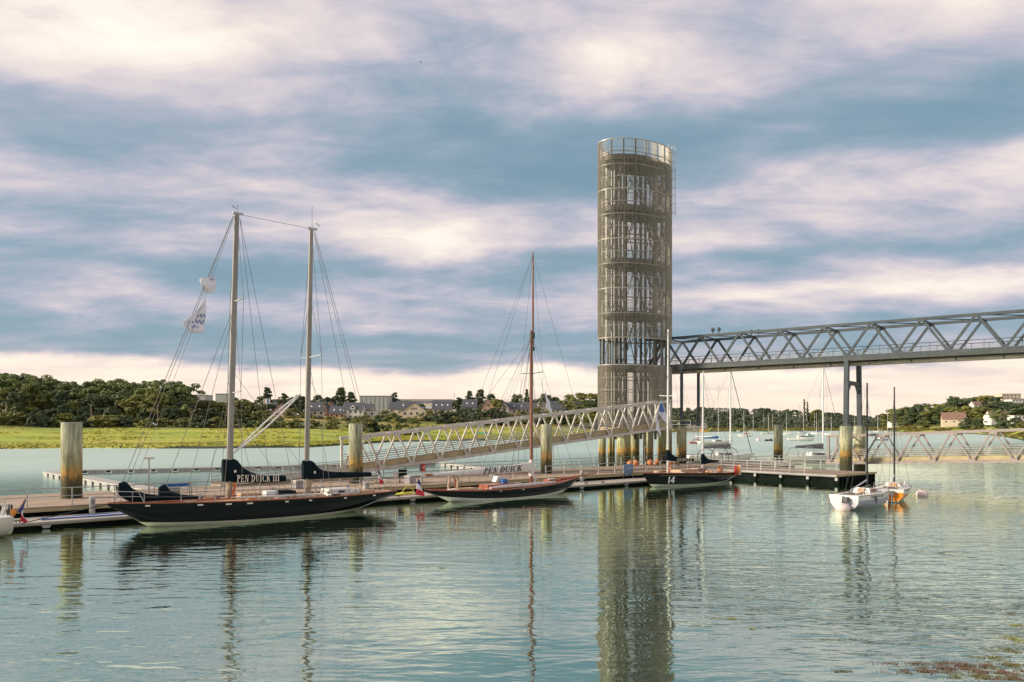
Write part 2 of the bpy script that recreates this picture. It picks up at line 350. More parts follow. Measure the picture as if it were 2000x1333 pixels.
def land_mat():
    m = bpy.data.materials.new('salt_meadow_and_fields'); m.use_nodes = True; nt = m.node_tree; N = nt.nodes.new; L = nt.links.new
    b = nt.nodes['Principled BSDF']; b.inputs['Roughness'].default_value = .95
    g = N('ShaderNodeNewGeometry'); sp = N('ShaderNodeSeparateXYZ'); L(g.outputs['Position'], sp.inputs[0])
    def noise(scale, detail, sc=(1, 1, 1)):
        mp = N('ShaderNodeMapping'); mp.inputs['Scale'].default_value = sc; L(g.outputs['Position'], mp.inputs[0])
        n = N('ShaderNodeTexNoise'); n.inputs['Scale'].default_value = scale; n.inputs['Detail'].default_value = detail; n.inputs['Roughness'].default_value = .65; L(mp.outputs[0], n.inputs['Vector']); return n.outputs[0]
    r1 = N('ShaderNodeValToRGB'); L(noise(.045, 8, (.35, 1, 1)), r1.inputs[0]); cr = r1.color_ramp
    st = [(.30, (.19, .215, .025)), (.44, (.27, .335, .03)), (.56, (.38, .405, .04)), (.70, (.43, .33, .08))]
    while len(cr.elements) < 4: cr.elements.new(.5)
    for e, (p, c) in zip(cr.elements, st): e.position = p; e.color = (*c, 1)
    r2 = N('ShaderNodeValToRGB'); L(noise(.02, 6, (.5, 1.2, 1)), r2.inputs[0]); cr = r2.color_ramp
    st = [(.36, (.06, .085, .02)), (.5, (.12, .14, .03)), (.60, (.36, .25, .05)), (.70, (.16, .15, .04))]
    while len(cr.elements) < 4: cr.elements.new(.5)
    for e, (p, c) in zip(cr.elements, st): e.position = p; e.color = (*c, 1)
    up = N('ShaderNodeMapRange'); up.interpolation_type = 'SMOOTHSTEP'; L(sp.outputs[2], up.inputs[0]); up.inputs[1].default_value = 4.0; up.inputs[2].default_value = 5.4
    mx = N('ShaderNodeMix'); mx.data_type = 'RGBA'; L(up.outputs[0], mx.inputs[0]); L(r1.outputs[0], mx.inputs[6]); L(r2.outputs[0], mx.inputs[7])
    # dark creeks and bare mud
    nn = noise(.22, 6, (.30, 1.5, 1)); mk = N('ShaderNodeMapRange'); L(nn, mk.inputs[0]); mk.inputs[1].default_value = .57; mk.inputs[2].default_value = .66
    m2 = N('ShaderNodeMix'); m2.data_type = 'RGBA'; L(mk.outputs[0], m2.inputs[0]); L(mx.outputs[2], m2.inputs[6]); m2.inputs[7].default_value = (.10, .085, .045, 1)
    mud = N('ShaderNodeMapRange'); L(sp.outputs[2], mud.inputs[0]); mud.inputs[1].default_value = .45; mud.inputs[2].default_value = .72
    m3 = N('ShaderNodeMix'); m3.data_type = 'RGBA'; L(mud.outputs[0], m3.inputs[0]); m3.inputs[6].default_value = (.035, .038, .02, 1); L(m2.outputs[2], m3.inputs[7])
    L(m3.outputs[2], b.inputs['Base Color'])
    bp = N('ShaderNodeBump'); bp.inputs['Distance'].default_value = .5; L(noise(.9, 6), bp.inputs['Height']); L(bp.outputs[0], b.inputs['Normal'])
    return m
Lm = MB(); rows = [0.0, .6, 1.2, 1.5, 1.9, 4]
pxs = [-700 + i * 14 for i in range(int(3100 / 14) + 1)]
ds = [i * 9 for i in range(1, 34)] + [300 + i * 25 for i in range(1, 29)] + [1050, 1100, 1200, 1300, 1400, 1500, 1600, 1700, 1900, 2400, 4000, 8000]
for px in pxs:
    sh = lerp(px, LX, SH)
    for t in [-30, -12, -5, 0, 2.5, 5, 8] + [5 + q for q in ds]:
        d = sh + t - 3; x = (px - 1000) / F * d
        z = ground(x, d); Lm.v.append((x, d, z))
nr = 7 + len(ds)
for i in range(len(pxs) - 1):
    for j in range(nr - 1):
        Lm.f.append((i * nr + j, (i + 1) * nr + j, (i + 1) * nr + j + 1, i * nr + j + 1))
tag(Lm.build('land', land_mat(), smooth=True), 'bright green salt meadow rising to fields and low wooded hills', None, kind='structure')

# ------------------------------------------------------------------ floating quay (long arm, lower ledge, short arm)
DZ, LZ = .92, .38
quay = thing('floating_quay', 'long floating quay with weathered board deck and low mooring ledge beside the yachts', 'pontoon', P(0, 0), UANG)
S0, S1 = -66.0, 43.0
b = MB()
s = S0
k = 0
while s < S1:
    b.box((s + .07, 8.4, DZ - .02 + random.uniform(-.004, .004)), (.128, 10.2, .05)); s += .142
o = b.build('deck_boards', M['wood'], quay); o['kind'] = 'stuff'
MB().box(((S0 + S1) / 2, 8.4, DZ - .17), (S1 - S0, 10.3, .22)).build('deck_frame', M['kick'], quay)
b = MB(); s = S0
while s < 22.4:
    b.box((s + .07, 1.62, LZ - .02), (.13, 3.16, .04)); s += .142
o = b.build('ledge_boards', mat('grey_ledge_boards', (.42, .37, .31), .8, 0, .22, 1.2, .005, 12), quay); o['kind'] = 'stuff'
MB().box(((S0 + 22.4) / 2, 1.64, LZ - .11), (22.4 - S0, 3.2, .12)).build('ledge_frame', M['kick'], quay)
MB().box(((S0 + 22.4) / 2, -.02, LZ - .03), (22.4 - S0, .10, .11)).build('edge_strip', M['rubber'], quay)
s = S0; i = 0
while s < 22:
    MB().box((s + 2.9, 1.7, -.15), (5.6, 3.0, .85)).build('caisson', M['caisson'], quay)
    MB().prism([(s + 5.55, -.04, LZ - .16), (s + 6.05, -.04, LZ - .16), (s + 5.95, -.04, .05), (s + 5.65, -.04, .05)], (0, .3, 0)).build('fender_block', M['rubber'], quay)
    s += 6.0
s = S0
while s < S1 - 3:
    MB().box((s + 2.9, 8.4, .1), (5.7, 9.9, 1.2)).build('caisson', M['caisson'], quay); s += 6.0
# short arm towards the basin
BL, BW, BX = 15.2, 8.2, 22.75
b = MB(); q = 0
while q < BL - .1:
    b.box((BX + BW / 2, -q - .07 + 3.2, DZ - .02 + random.uniform(-.004, .004)), (BW - .1, .128, .05)); q += .142
o = b.build('deck_boards', M['wood'], quay); o['kind'] = 'stuff'
q1 = -BL + 3.3
for i in range(5):
    y = 3.0 - 1.55 - i * 3.0
    MB().box((BX + BW / 2 + .08, y, .05), (BW - .35, 2.86, 1.3)).build('caisson', M['caisson'], quay)
    MB().box((BX - .02, y - 1.5, .52), (.16, .26, .30)).build('fender_block', M['rubber'], quay)
MB().box((BX + BW / 2, 3.2 - BL / 2, DZ - .14), (BW, BL - .05, .18)).build('deck_frame', M['kick'], quay)
MB().box((BX - .06, 3.2 - BL / 2, DZ - .07), (.12, BL, .20)).build('edge_strip', M['rubber'], quay)
MB().box((BX + BW / 2, 3.2 - BL - .05, DZ - .07), (BW + .2, .12, .20)).build('edge_strip', M['kick'], quay)
for i in range(12):
    MB().box((BX + .4 + i * .67, 3.2 - BL - .02, .18), (.26, .22, 1.15)).build('end_timber', M['caisson'], quay)

# ------------------------------------------------------------------ railings
def railing(p0, p1, label, h=1.08, step=2.3, bars=(1.0, .55), group='galvanised railings on the quay', matn='galv', r=.034):
    p0 = Vector(p0); p1 = Vector(p1); d = p1 - p0; L = Vector((d.x, d.y, 0)).length; sl = d.z / L
    t = thing('railing', label, 'railing', p0, math.atan2(d.y, d.x), group)
    n = max(1, round(L / step))
    base = MB().beam((0, 0, -.01), (0, 0, h), .065, .065).mesh('post')
    for i in range(n + 1):
        o = obj('post', base, M[matn], t); o.location = (L * i / n, 0, sl * L * i / n)
    for bz in bars:
        MB().tube([(-.03, 0, h * bz), (L + .03, 0, h * bz + sl * L)], r if bz == 1.0 else r * .75, 6).build('rail', M[matn], t)
    return t
railing(P(-66, 3.45, DZ), P(-24, 3.45, DZ), 'two bar railing along the deck edge behind the black schooner bow')
railing(P(-22.5, 3.45, DZ), P(-3, 3.45, DZ), 'two bar railing along the deck edge behind the red-decked cutter')
railing(P(-1.5, 3.45, DZ), P(22, 3.45, DZ), 'two bar railing along the deck edge behind yacht number 14')
railing(P(-13, 13.3, DZ), P(43, 13.3, DZ), 'three bar railing on the outer edge of the quay below the tower', bars=(1.0, .7, .4))
railing(P(BX + .15, 3.0, DZ), P(BX + .15, 3.2 - BL + 3.4, DZ), 'four bar railing on the short arm above dark caissons', step=1.7, bars=(1.0, .75, .5, .25))
railing(P(BX + BW - .3, 3.0, DZ), P(BX + BW - .3, 3.2 - BL + 4, DZ), 'four bar railing on the far side of the short arm', step=1.7, bars=(1.0, .75, .5, .25))
railing(P(BX + BW + .3, 3.5, DZ), P(40, 3.5, DZ), 'short railing beside the landing of the right-hand footbridge ramp', step=1.7, bars=(1.0, .66, .33))

# ------------------------------------------------------------------ piles
def pile(s=None, p=None, dia=1.2, top=5.97, label='', pos=None, group=None, cap=False):
    c = P(s, p) if pos is None else Vector(pos)
    t = thing('mooring_pile', label, 'pile', (c.x, c.y, 0), random.uniform(0, 6), group)
    r = dia / 2
    MB().tube([(0, 0, -1.5), (0, 0, top - .06), ], r, 28).build('shaft', M['pile'], t, True)
    MB().tube([(0, 0, top - .06), (0, 0, top)], [r * 1.02, r * .97], 28).build('cap', M['concrete'], t)
    if cap: MB().tube([(.06 * math.cos(a), 0, top + .02 + .06 * math.sin(a)) for a in [i * .35 for i in range(10)]], .012, 5).build('lifting_eye', M['darksteel'], t)
    return t
def on_p(px, p):                        # quay station seen at photograph column px on line p (used only to measure positions)
    k = (px - 1000) / F; d = (49.6 + p) / (.77 - .638 * k); X = k * d
    return ((X - 6.5) * .77 + (d - 69.8) * .638)
pile(on_p(140, 8.7), 8.7, 1.28, 5.98, 'weedy concrete pile through the deck near the schooner bow', cap=True)
pile(on_p(695, 8.4), 8.4, 1.17, 5.93, 'weedy concrete pile behind the schooner boom at the foot of the ramp')
pile(on_p(1067, 8.1), 8.1, 1.15, 5.90, 'weedy concrete pile right beside the wooden mast of the cutter')
pile(on_p(1520, 8.4), 8.4, 1.22, 5.85, 'weedy concrete pile alone on the outer deck beyond the short arm')
# ------------------------------------------------------------------ lattice tower
TC = Vector((15.85, 98.7, 0)); TA, TB, TROT = 5.5, 3.2, R(30)
tower = thing('lattice_tower', 'tall oval steel lattice tower clad in beige wire mesh', 'tower', TC, TROT)
def el(a, off=0.0, z=0.0): return Vector(((TA - off) * math.cos(a), (TB - off) * math.sin(a), z))
NB = 18
angs = [2 * math.pi * (i + .5) / NB for i in range(NB)]
# even spacing by arc length
fine_a = [2 * math.pi * i / 2000 for i in range(2001)]; acc = [0.0]
for i in range(2000): acc.append(acc[-1] + (el(fine_a[i + 1]) - el(fine_a[i])).length)
PER = acc[-1]
def arc(sl):
    sl %= PER; lo, hi = 0, 2000
    while hi - lo > 1:
        mid = (lo + hi) // 2
        if acc[mid] <= sl: lo = mid
        else: hi = mid
    return fine_a[lo] + (fine_a[hi] - fine_a[lo]) * (sl - acc[lo]) / max(1e-9, acc[hi] - acc[lo])
ZT, ZU, ZL0, ZL1 = 41.3, 16.7, 4.1, 13.33
PH = (ZT - ZU) / 8
for i in range(NB):
    s0 = PER * i / NB; s1 = PER * (i + 1) / NB
    b = MB(); nb = 9
    for k in range(nb):
        a = arc(s0 + (s1 - s0) * (k + .5) / nb); p = el(a, .03); nx = Vector((math.cos(a) / TA, math.sin(a) / TB, 0)).normalized(); tx = Vector((-nx.y, nx.x, 0))
        b.box((p.x, p.y, PH / 2), (.07, .015, PH - .03), basis=(nx, tx, (0, 0, 1)))
    nw = 14
    q = [el(arc(s0 + (s1 - s0) * u), .03) for u in (.01, .5, .99)]
    for k in range(nw):
        z = PH * (k + .5) / nw
        for u in range(2):
            b.beam((q[u].x, q[u].y, z), (q[u + 1].x, q[u + 1].y, z), .012, .012)
    me = b.mesh('mesh_panel'); me.materials.append(M['meshwire'])
    for z0 in [ZU + PH * k for k in range(8)] + [ZL1 - PH * (k + 1) for k in range(2)] + [5.64]:
        o = obj('mesh_panel', me, None, tower); o.location = (0, 0, z0)
        if z0 == 5.64: o.scale = (1, 1, .5)
        if z0 < 13: o = obj('mesh_panel', me, None, tower); o.location = (0, 0, z0); o.scale = (.985, .975, .5 if z0 == 5.64 else 1)
    a = arc(s0); p = el(a, .38); nx = Vector((math.cos(a) / TA, math.sin(a) / TB, 0)).normalized()
    b = MB(); ang = math.atan2(nx.y, nx.x)
    b.box((p.x, p.y, (5.0 + ZT - 1.9) / 2), (.22, .17, ZT - 1.9 - 5.0), ang).build('column', M['towersteel'], tower)
    p2 = el(a, .16)
    MB().box((p2.x, p2.y, ZT - 1.0), (.10, .14, 2.0), ang).build('parapet_post', M['towersteel'], tower)
def ring(z, off, r, name, m_, n=60):
    pts = [el(2 * math.pi * k / n, off, z) for k in range(n + 1)]
    MB().tube(pts, r, 5, False).build(name, M[m_], tower, True)
z = ZU; k = 0
while z < ZT - .3:
    ring(z, .10, .075 if k % 4 == 0 else .045, 'ring_beam', 'ring'); z += PH / 2; k += 1
ring(ZT, .03, .06, 'top_rail', 'ring')
for z in (ZL1, ZL1 - 1.55, ZL1 - 3.1, ZL1 - 4.6): ring(z, .10, .06 if z == ZL1 else .045, 'ring_beam', 'ring')
FLO = [39.5, 33.2, 26.6, 20.0, 13.4]
def slab(z, off, th, name, m_, cut=None):
    n = 48; top = []
    for k in range(n):
        p = el(2 * math.pi * k / n, off)
        if cut is not None and p.x > cut: p.x = cut
        top.append((p.x, p.y, z))
    MB().prism(top, (0, 0, -th)).build(name, M[m_], tower)
for i, z in enumerate(FLO):
    slab(z, .55, .16, 'floor_slab', 'towersteel', 2.0 if i else None)
    for k in range(7):
        x = -3.9 + k * 1.05; y = (TB - .75) * math.sqrt(max(0, 1 - (x / (TA - .6)) ** 2))
        MB().box((x, 0, z - .42), (.16, 2 * y, .5)).build('floor_beam', M['towersteel'], tower)
    for y in (-1.2, 1.2): MB().box((-.6, y, z - .55), (7.2, .14, .34)).build('floor_beam', M['towersteel'], tower)
    n = 60; b = MB()
    rg = [[el(2 * math.pi * k / n, .5, z + .05), el(2 * math.pi * k / n, .5, z - .55), el(2 * math.pi * k / n, .56, z - .55), el(2 * math.pi * k / n, .56, z + .05)] for k in range(n + 1)]
    b.loft(rg, False); b.build('floor_rim', M['towersteel'], tower)
    for h in (.55, 1.05): ring(z + h, .75, .022, 'guard_rail', 'towersteel', 40)
# bracing between columns, storey by storey
for j in range(len(FLO)):
    z1 = FLO[j] - .5; z0 = (FLO[j + 1] if j + 1 < len(FLO) else 5.7) + .1
    for i in range(NB):
        if (i + j) % 2: continue
        a0, a1 = arc(PER * i / NB), arc(PER * (i + 1) / NB)
        MB().beam(el(a0, .42, z0), el(a1, .42, z1), .09, .09).build('brace', M['towersteel'], tower)
        if i % 4 == 0: MB().beam(el(a1, .46, z0), el(a0, .46, z1), .07, .07).build('brace', M['towersteel'], tower)
for (x, y) in ((-3.2, 0), (-1.2, 1.5), (-1.2, -1.5), (2.1, 1.45), (2.1, -1.45)):
    MB().box((x, y, (4 + FLO[0]) / 2), (.24, .24, FLO[0] - 4)).build('inner_column', M['towersteel'], tower)
    for j in range(4):
        MB().beam((x, y, FLO[j + 1]), (x * .2 + .8, y * .4, FLO[j] - .4), .08, .08).build('brace', M['towersteel'], tower)
for i in range(6):
    a = arc(PER * (i + .5) / 6); p = el(a, 1.15); p2 = arc(PER * (i + 1.5) / 6)
    MB().box((p.x, p.y, (5.2 + FLO[0]) / 2), (.15, .15, FLO[0] - 5.2)).build('inner_column', M['towersteel'], tower)
    for j in range(len(FLO) - 1):
        if (i + j) % 3 == 0: MB().beam(el(a, 1.15, FLO[j + 1]), el(p2, 1.15, FLO[j] - .3), .08, .08).build('brace', M['towersteel'], tower)
        if (i + j) % 3 == 1: MB().beam(el(a, 1.15, FLO[j + 1] + 3.2), el(p2, 1.15, FLO[j + 1] + 3.2), .1, .12).build('brace', M['towersteel'], tower)
tread = MB().box((0, 0, 0), (.26, 1.05, .05)).mesh('tread'); tread.materials.append(M['towersteel'])
for j in range(len(FLO)):
    ztop = FLO[j]; zbot = FLO[j + 1] if j + 1 < len(FLO) else 6.8
    H = (ztop - zbot) / 2
    for f in range(2):
        y = -.62 if f == 0 else .62; za = zbot + f * H; n = 16; x0, x1 = (2.2, 4.2) if f == 0 else (4.2, 2.2)
        x0, x1 = (x0, x1); fl = MB()
        for sy in (-.54, .54): fl.beam((x0, y + sy, za), (x1, y + sy, za + H), .05, .26)
        for sy in (-.54, .54):
            fl.beam((x0, y + sy, za + 1.0), (x1, y + sy, za + H + 1.0), .04, .04)
            for q in range(5): fl.beam((x0 + (x1 - x0) * q / 4, y + sy, za + H * q / 4), (x0 + (x1 - x0) * q / 4, y + sy, za + H * q / 4 + 1.0), .03, .03)
        fo = fl.build('stair_flight', M['towersteel'], tower)
        for q in range(n):
            o = obj('tread', tread, None, fo); o.location = (x0 + (x1 - x0) * (q + .5) / n, y, za + H * (q + .5) / n)
    MB().box((4.05, 0, zbot + H - .05), (.55, 2.3, .08)).build('stair_landing', M['towersteel'], tower)
# caged ladder outside, right-hand flank
la = R(-50); lp = Vector((TA * math.cos(la), TB * math.sin(la), 0)); ln = Vector((math.cos(la) / TA, math.sin(la) / TB, 0)).normalized(); lt = Vector((-ln.y, ln.x, 0))
b = MB()
for s_ in (-.45, .45):
    q = lp + ln * .12 + lt * s_; b.beam((q.x, q.y, 32.0), (q.x, q.y, ZT + .4), .06, .06)
b.build('ladder_stile', M['galv'], tower)
for k in range(26):
    z = 32.3 + k * .35; q0 = lp + ln * .12 - lt * .45; q1 = lp + ln * .12 + lt * .45
    MB().beam((q0.x, q0.y, z), (q1.x, q1.y, z), .045, .05).build('ladder_rung', M['ring'], tower)
for k in range(9):
    z = 33 + k * 1.08
    MB().tube([lp + ln * (.1 + .75 * math.sin(t)) + lt * (-.5 * math.cos(t)) + Vector((0, 0, z)) for t in [math.pi * i / 8 for i in range(9)]], .03, 5).build('cage_hoop', M['ring'], tower)
for t in (.25, .5, .75):
    q = lp + ln * (.1 + .75 * math.sin(math.pi * t)) + lt * (-.5 * math.cos(math.pi * t))
    MB().beam((q.x, q.y, 32.6), (q.x, q.y, ZT), .03, .03).build('cage_bar', M['ring'], tower)
slab(5.62, .12, .5, 'base_slab', 'kick')
inv = Matrix.Rotation(-TROT, 3, 'Z')
for (px, d, dia) in ((1176, 97.3, .95), (1191, 99.3, .55), (1197, 100.4, .5), (1218, 96.6, 1.75), (1266, 98.2, 1.3), (1300, 99.8, 1.65), (1240, 102.2, 1.2)):
    w = at(px, 832, d); l = inv @ (Vector((w.x, w.y, 0)) - TC)
    MB().tube([(l.x, l.y, -1.5), (l.x, l.y, 5.2)], dia / 2, 20).build('pile', M['pile'], tower, True)

# ------------------------------------------------------------------ Warren truss builder
def truss(t, L, H, Wd, npan, slope, mt, ch=(.3, .3), dg=.2, double=True):
    zf = lambda x: slope * x
    for sy in (0, Wd):
        nm = 'top_chord'
        MB().beam((-.15, sy, H), (L + .15, sy, H + zf(L)), ch[0], ch[1]).build('top_chord', mt, t)
        MB().beam((-.15, sy, 0), (L + .15, sy, zf(L)), ch[0], ch[1]).build('bottom_chord', mt, t)
        for i in range(npan):
            x0, x1 = L * i / npan, L * (i + 1) / npan; xm = (x0 + x1) / 2
            MB().beam((x0 + .06, sy, zf(x0) + .1), (xm - .10, sy, H + zf(xm) - .1), dg, dg).build('diagonal', mt, t)
            MB().beam((xm + .10, sy, H + zf(xm) - .1), (x1 - .06, sy, zf(x1) + .1), dg, dg).build('diagonal', mt, t)
    gp = MB().box((0, 0, 0), (.62, .05, .42)).mesh('gusset_plate'); gp.materials.append(mt)
    for sy in (-dg * .62, Wd + dg * .62):
        for i in range(2 * npan + 1):
            x = L * i / npan / 2; obj('gusset_plate', gp, None, t).location = (x, sy, zf(x) + (.12 if i % 2 == 0 else H - .12))
    for i in range(npan + 1):
        x = L * i / npan
        MB().beam((x, .1, zf(x) - .02), (x, Wd - .1, zf(x) - .02), .16, .18).build('cross_beam', mt, t)
        if i < npan:
            xm = x + L / npan / 2
            MB().beam((xm, .1, H + zf(xm)), (xm, Wd - .1, H + zf(xm)), .14, .14).build('top_tie', mt, t)
            xn = x + 1.5 * L / npan
            if i < npan - 1 and double: MB().beam((xm, .12, H + zf(xm) + .01), (xn, Wd - .12, H + zf(xn) + .01), .09, .09).build('wind_brace', mt, t)
    return zf
# ------------------------------------------------------------------ high footbridge
BA = math.atan2(-.621, .783); BN = Vector((.621, .783, 0)); BU = Vector((.783, -.621, 0)); B0 = Vector((18.0, 101.7, 0))
fb = thing('high_footbridge', 'high blue grey steel truss footbridge running from the lattice tower', 'footbridge', B0 + Vector((0, 0, 13.5)), BA)
BLn = 55.0
truss(fb, BLn, 3.6, 5.0, 11, 0, M['bridge'], (.34, .30), .24)
MB().box((BLn / 2, 2.5, -.06), (BLn, 4.7, .12)).build('deck', M['darksteel'], fb)
MB().box((BLn / 2, -.02, -.32), (BLn + .3, .30, .34)).build('edge_girder', M['darksteel'], fb)
MB().box((BLn / 2, 5.02, -.32), (BLn + .3, .30, .34)).build('edge_girder', M['darksteel'], fb)
MB().tube([(0, 1.0, -.78), (BLn, 1.0, -.78)], .24, 12).build('service_pipe', mat('pale_service_pipe', (.42, .38, .30), .6, 0, .15, .7), fb, True)
for i in range(13): MB().box((2 + i * 4.2, 1.0, -.66), (.1, .62, .5)).build('pipe_hanger', M['darksteel'], fb)
postm = MB().box((0, 0, .55), (.045, .045, 1.1)).mesh('rail_post'); postm.materials.append(M['bridge'])
for sy in (.55, 4.45):
    for i in range(34):
        o = obj('rail_post', postm, None, fb); o.location = (.4 + i * 1.64, sy, 0)
    for h in (.25, .42, .60, .78, 1.1): MB().tube([(0, sy, h), (BLn, sy, h)], .022 if h < 1 else .035, 5).build('hand_rail', M['galv' if h < 1 else 'bridge'], fb)
for k, (x, y) in enumerate(((9.1, -.05), (9.9, -.05), (12.1, 5.0), (13.0, 5.0))):
    f = MB().tube([(x, y, 3.75), (x, y, 4.05)], .05, 6).build('floodlight', M['bridge'], fb)
    MB().ball((x, y, 4.25), .26, 10, 7, (1, .8, 1.05)).build('lamp_head', M['bridge'], f, True)
# supports
def pylon(x, label, zt=13.1, batter=.0, cross=None, w=.5):
    c = B0 + BU * x; t = thing('bridge_pylon', label, 'bridge support', (c.x, c.y, 0), BA)
    for k, y in enumerate((0, 5.0)):
        yo = y + (-batter if k == 0 else batter)
        MB().beam((0, yo, 5.72), (0, y, zt), w * .75, w).build('leg', M['bridge'], t)
        MB().box((0, yo, 5.80), (.9, .9, .16)).build('base_plate', M['darksteel'], t) if (cross or k == 0) else None
    if cross:
        MB().box((0, 2.5, cross), (.3, 5.0, .45)).build('cross_beam', M['bridge'], t)
        for y, sg in ((.25, 1), (4.75, -1)): MB().beam((0, y - sg * .1, cross - 1.0), (0, y + sg * .8, cross - .15), .3, .3).build('knee_brace', M['bridge'], t)
        MB().box((0, 2.5, zt - .12), (.4, 5.3, .3)).build('cap_beam', M['bridge'], t)
    for k, y in enumerate((0, 5.0)):
        yo = y + (-batter if k == 0 else batter)
        MB().tube([(0, yo, -1.5), (0, yo, 5.72)], .66 if cross else .62, 24).build('concrete_pile', M['pile'], t, True)
        if not cross: MB().beam((0, .2, 6.1), (0, 5.2, 6.1), .4, .45).build('bracket_beam', M['bridge'], t); break
    return t
pylon(25.0, 'splayed steel portal carrying the footbridge on two round concrete piles', batter=.35, cross=10.6, w=.62)
pylon(4.85, 'pair of slim vertical posts under the footbridge close to the tower', w=.36)

# ------------------------------------------------------------------ sloping access ramps
def ramp(p0, p1, npan, label, H=3.1, Wd=2.4, mt='alu', side=1):
    p0 = Vector(p0); p1 = Vector(p1); d = p1 - p0; L = math.hypot(d.x, d.y); sl = d.z / L
    t = thing('access_ramp', label, 'ramp', p0, math.atan2(d.y, d.x))
    zf = truss(t, L, H, Wd, npan, sl, M[mt], (.20, .28), .15, False)
    for sy in (0, Wd):
        for x in (0, L): MB().beam((x, sy, zf(x)), (x, sy, zf(x) + H), .2, .2).build('end_post', M[mt], t)
        yy = sy + (.18 if sy == 0 else -.18)
        for h in (.72, .92, 1.12, 1.35, 1.55): MB().tube([(0, yy, h), (L, yy, h + sl * L)], .03, 6).build('hand_rail', M['galv'], t)
        MB().beam((0, yy, .38), (L, yy, .38 + sl * L), .05, .42).build('kick_plate', M['kick'], t)
    MB().beam((0, Wd / 2, .14), (L, Wd / 2, .14 + sl * L), Wd - .3, .10).build('walkway', M['wood'], t)
    return t
ramp((-14.55, 69.3, 1.50), (18.5, 90.0, 5.55), 13, 'long sloping pale metal truss ramp rising from the quay to the tower')
ramp((37.2, 90.2, 1.35), (66.0, 61.0, 3.2), 11, 'pale metal truss ramp leading off to the right bank behind the small moored boats', H=3.15, mt='alu2')
pile(pos=(66.6, 61.6, 0), dia=1.3, top=3.0, label='stub pile under the outer end of the right-hand ramp')
# landing of the first ramp on the tower, and the low approach on the quay
t = thing('ramp_landing', 'steel landing joining the long ramp to the tower base', 'platform', (18.6, 90.0, 0), R(32))
MB().box((1.3, 2.2, 5.30), (2.9, 5.6, .22)).build('floor', M['kick'], t)
for (x, y) in ((.4, 1.0), (2.2, 1.0), (.4, 4.4), (2.2, 4.4)): MB().tube([(x, y, -1.5), (x, y, 5.2)], .16, 10).build('leg', M['pile'], t)
for h in (5.9, 6.4): MB().tube([(2.7, -.5, h), (2.7, 4.9, h)], .03, 6).build('hand_rail', M['galv'], t)
for y in (-.5, 1.3, 3.1, 4.9): MB().beam((2.7, y, 5.35), (2.7, y, 6.4), .05, .05).build('post', M['galv'], t)
a0 = P(-28.5, 13.0, DZ); a1 = Vector((-14.7, 70.4, 1.52))
t = thing('approach_walkway', 'low metal approach walkway with twin rails at the foot of the long ramp', 'walkway', a0, math.atan2(a1.y - a0.y, a1.x - a0.x))
L_ = math.hypot(a1.x - a0.x, a1.y - a0.y); dz = a1.z - a0.z
MB().beam((0, 0, .06), (L_, 0, dz + .06), 2.0, .12).build('floor', M['wood'], t)
MB().beam((0, 0, -.35), (L_, 0, dz - .35), 1.8, .7).build('support_beam', M['kick'], t)
for sy in (-1, 1):
    for h in (.45, .72, 1.0): MB().tube([(0, sy, h), (L_, sy, h + dz)], .032, 6).build('hand_rail', M['galv'], t)
    MB().beam((0, sy * 1.02, .2), (L_, sy * 1.02, .2 + dz), .04, .34).build('kick_plate', M['alu'], t)
    for i in range(7): MB().beam((L_ * i / 6, sy, dz * i / 6), (L_ * i / 6, sy, dz * i / 6 + 1.0), .06, .06).build('post', M['galv'], t)

# ------------------------------------------------------------------ narrow floating docks behind the quay
def dock(p0, p1, label, w=1.5):
    p0 = Vector(p0); p1 = Vector(p1); d = p1 - p0; L = d.length
    t = thing('floating_dock', label, 'dock', p0, math.atan2(d.y, d.x), 'narrow floating docks behind the quay')
    n = int(L / 2.4)
    top = MB().box((0, 0, .44), (L / n - .03, w, .13)).mesh('dock_section'); top.materials.append(M['concrete'])
    fl = MB().box((0, 0, .1), (L / n - .75, w - .15, .58)).mesh('float'); fl.materials.append(M['rubber'])
    fr = MB().box((0, 0, .24), (.5, w - .5, .22)).mesh('float_bracket'); fr.materials.append(M['black'])
    for i in range(n):
        x = L * (i + .5) / n
        for me in (top, fl): obj(me.name.split('.')[0], me, None, t).location = (x, 0, 0)
        obj('float_bracket', fr, None, t).location = (L * i / n, 0, 0)
    return t
dock((-26.4, 60.3, 0), (-53.5, 88.8, 0), 'narrow concrete dock slanting back from the quay near the first pile')
dock((-53.2, 90.6, 0), (-11, 111, 0), 'long narrow dock lying parallel to the meadow behind both yachts')
dock((-9.8, 110.6, 0), (1.6, 84.2, 0), 'short narrow dock behind the boom of the red-decked cutter')
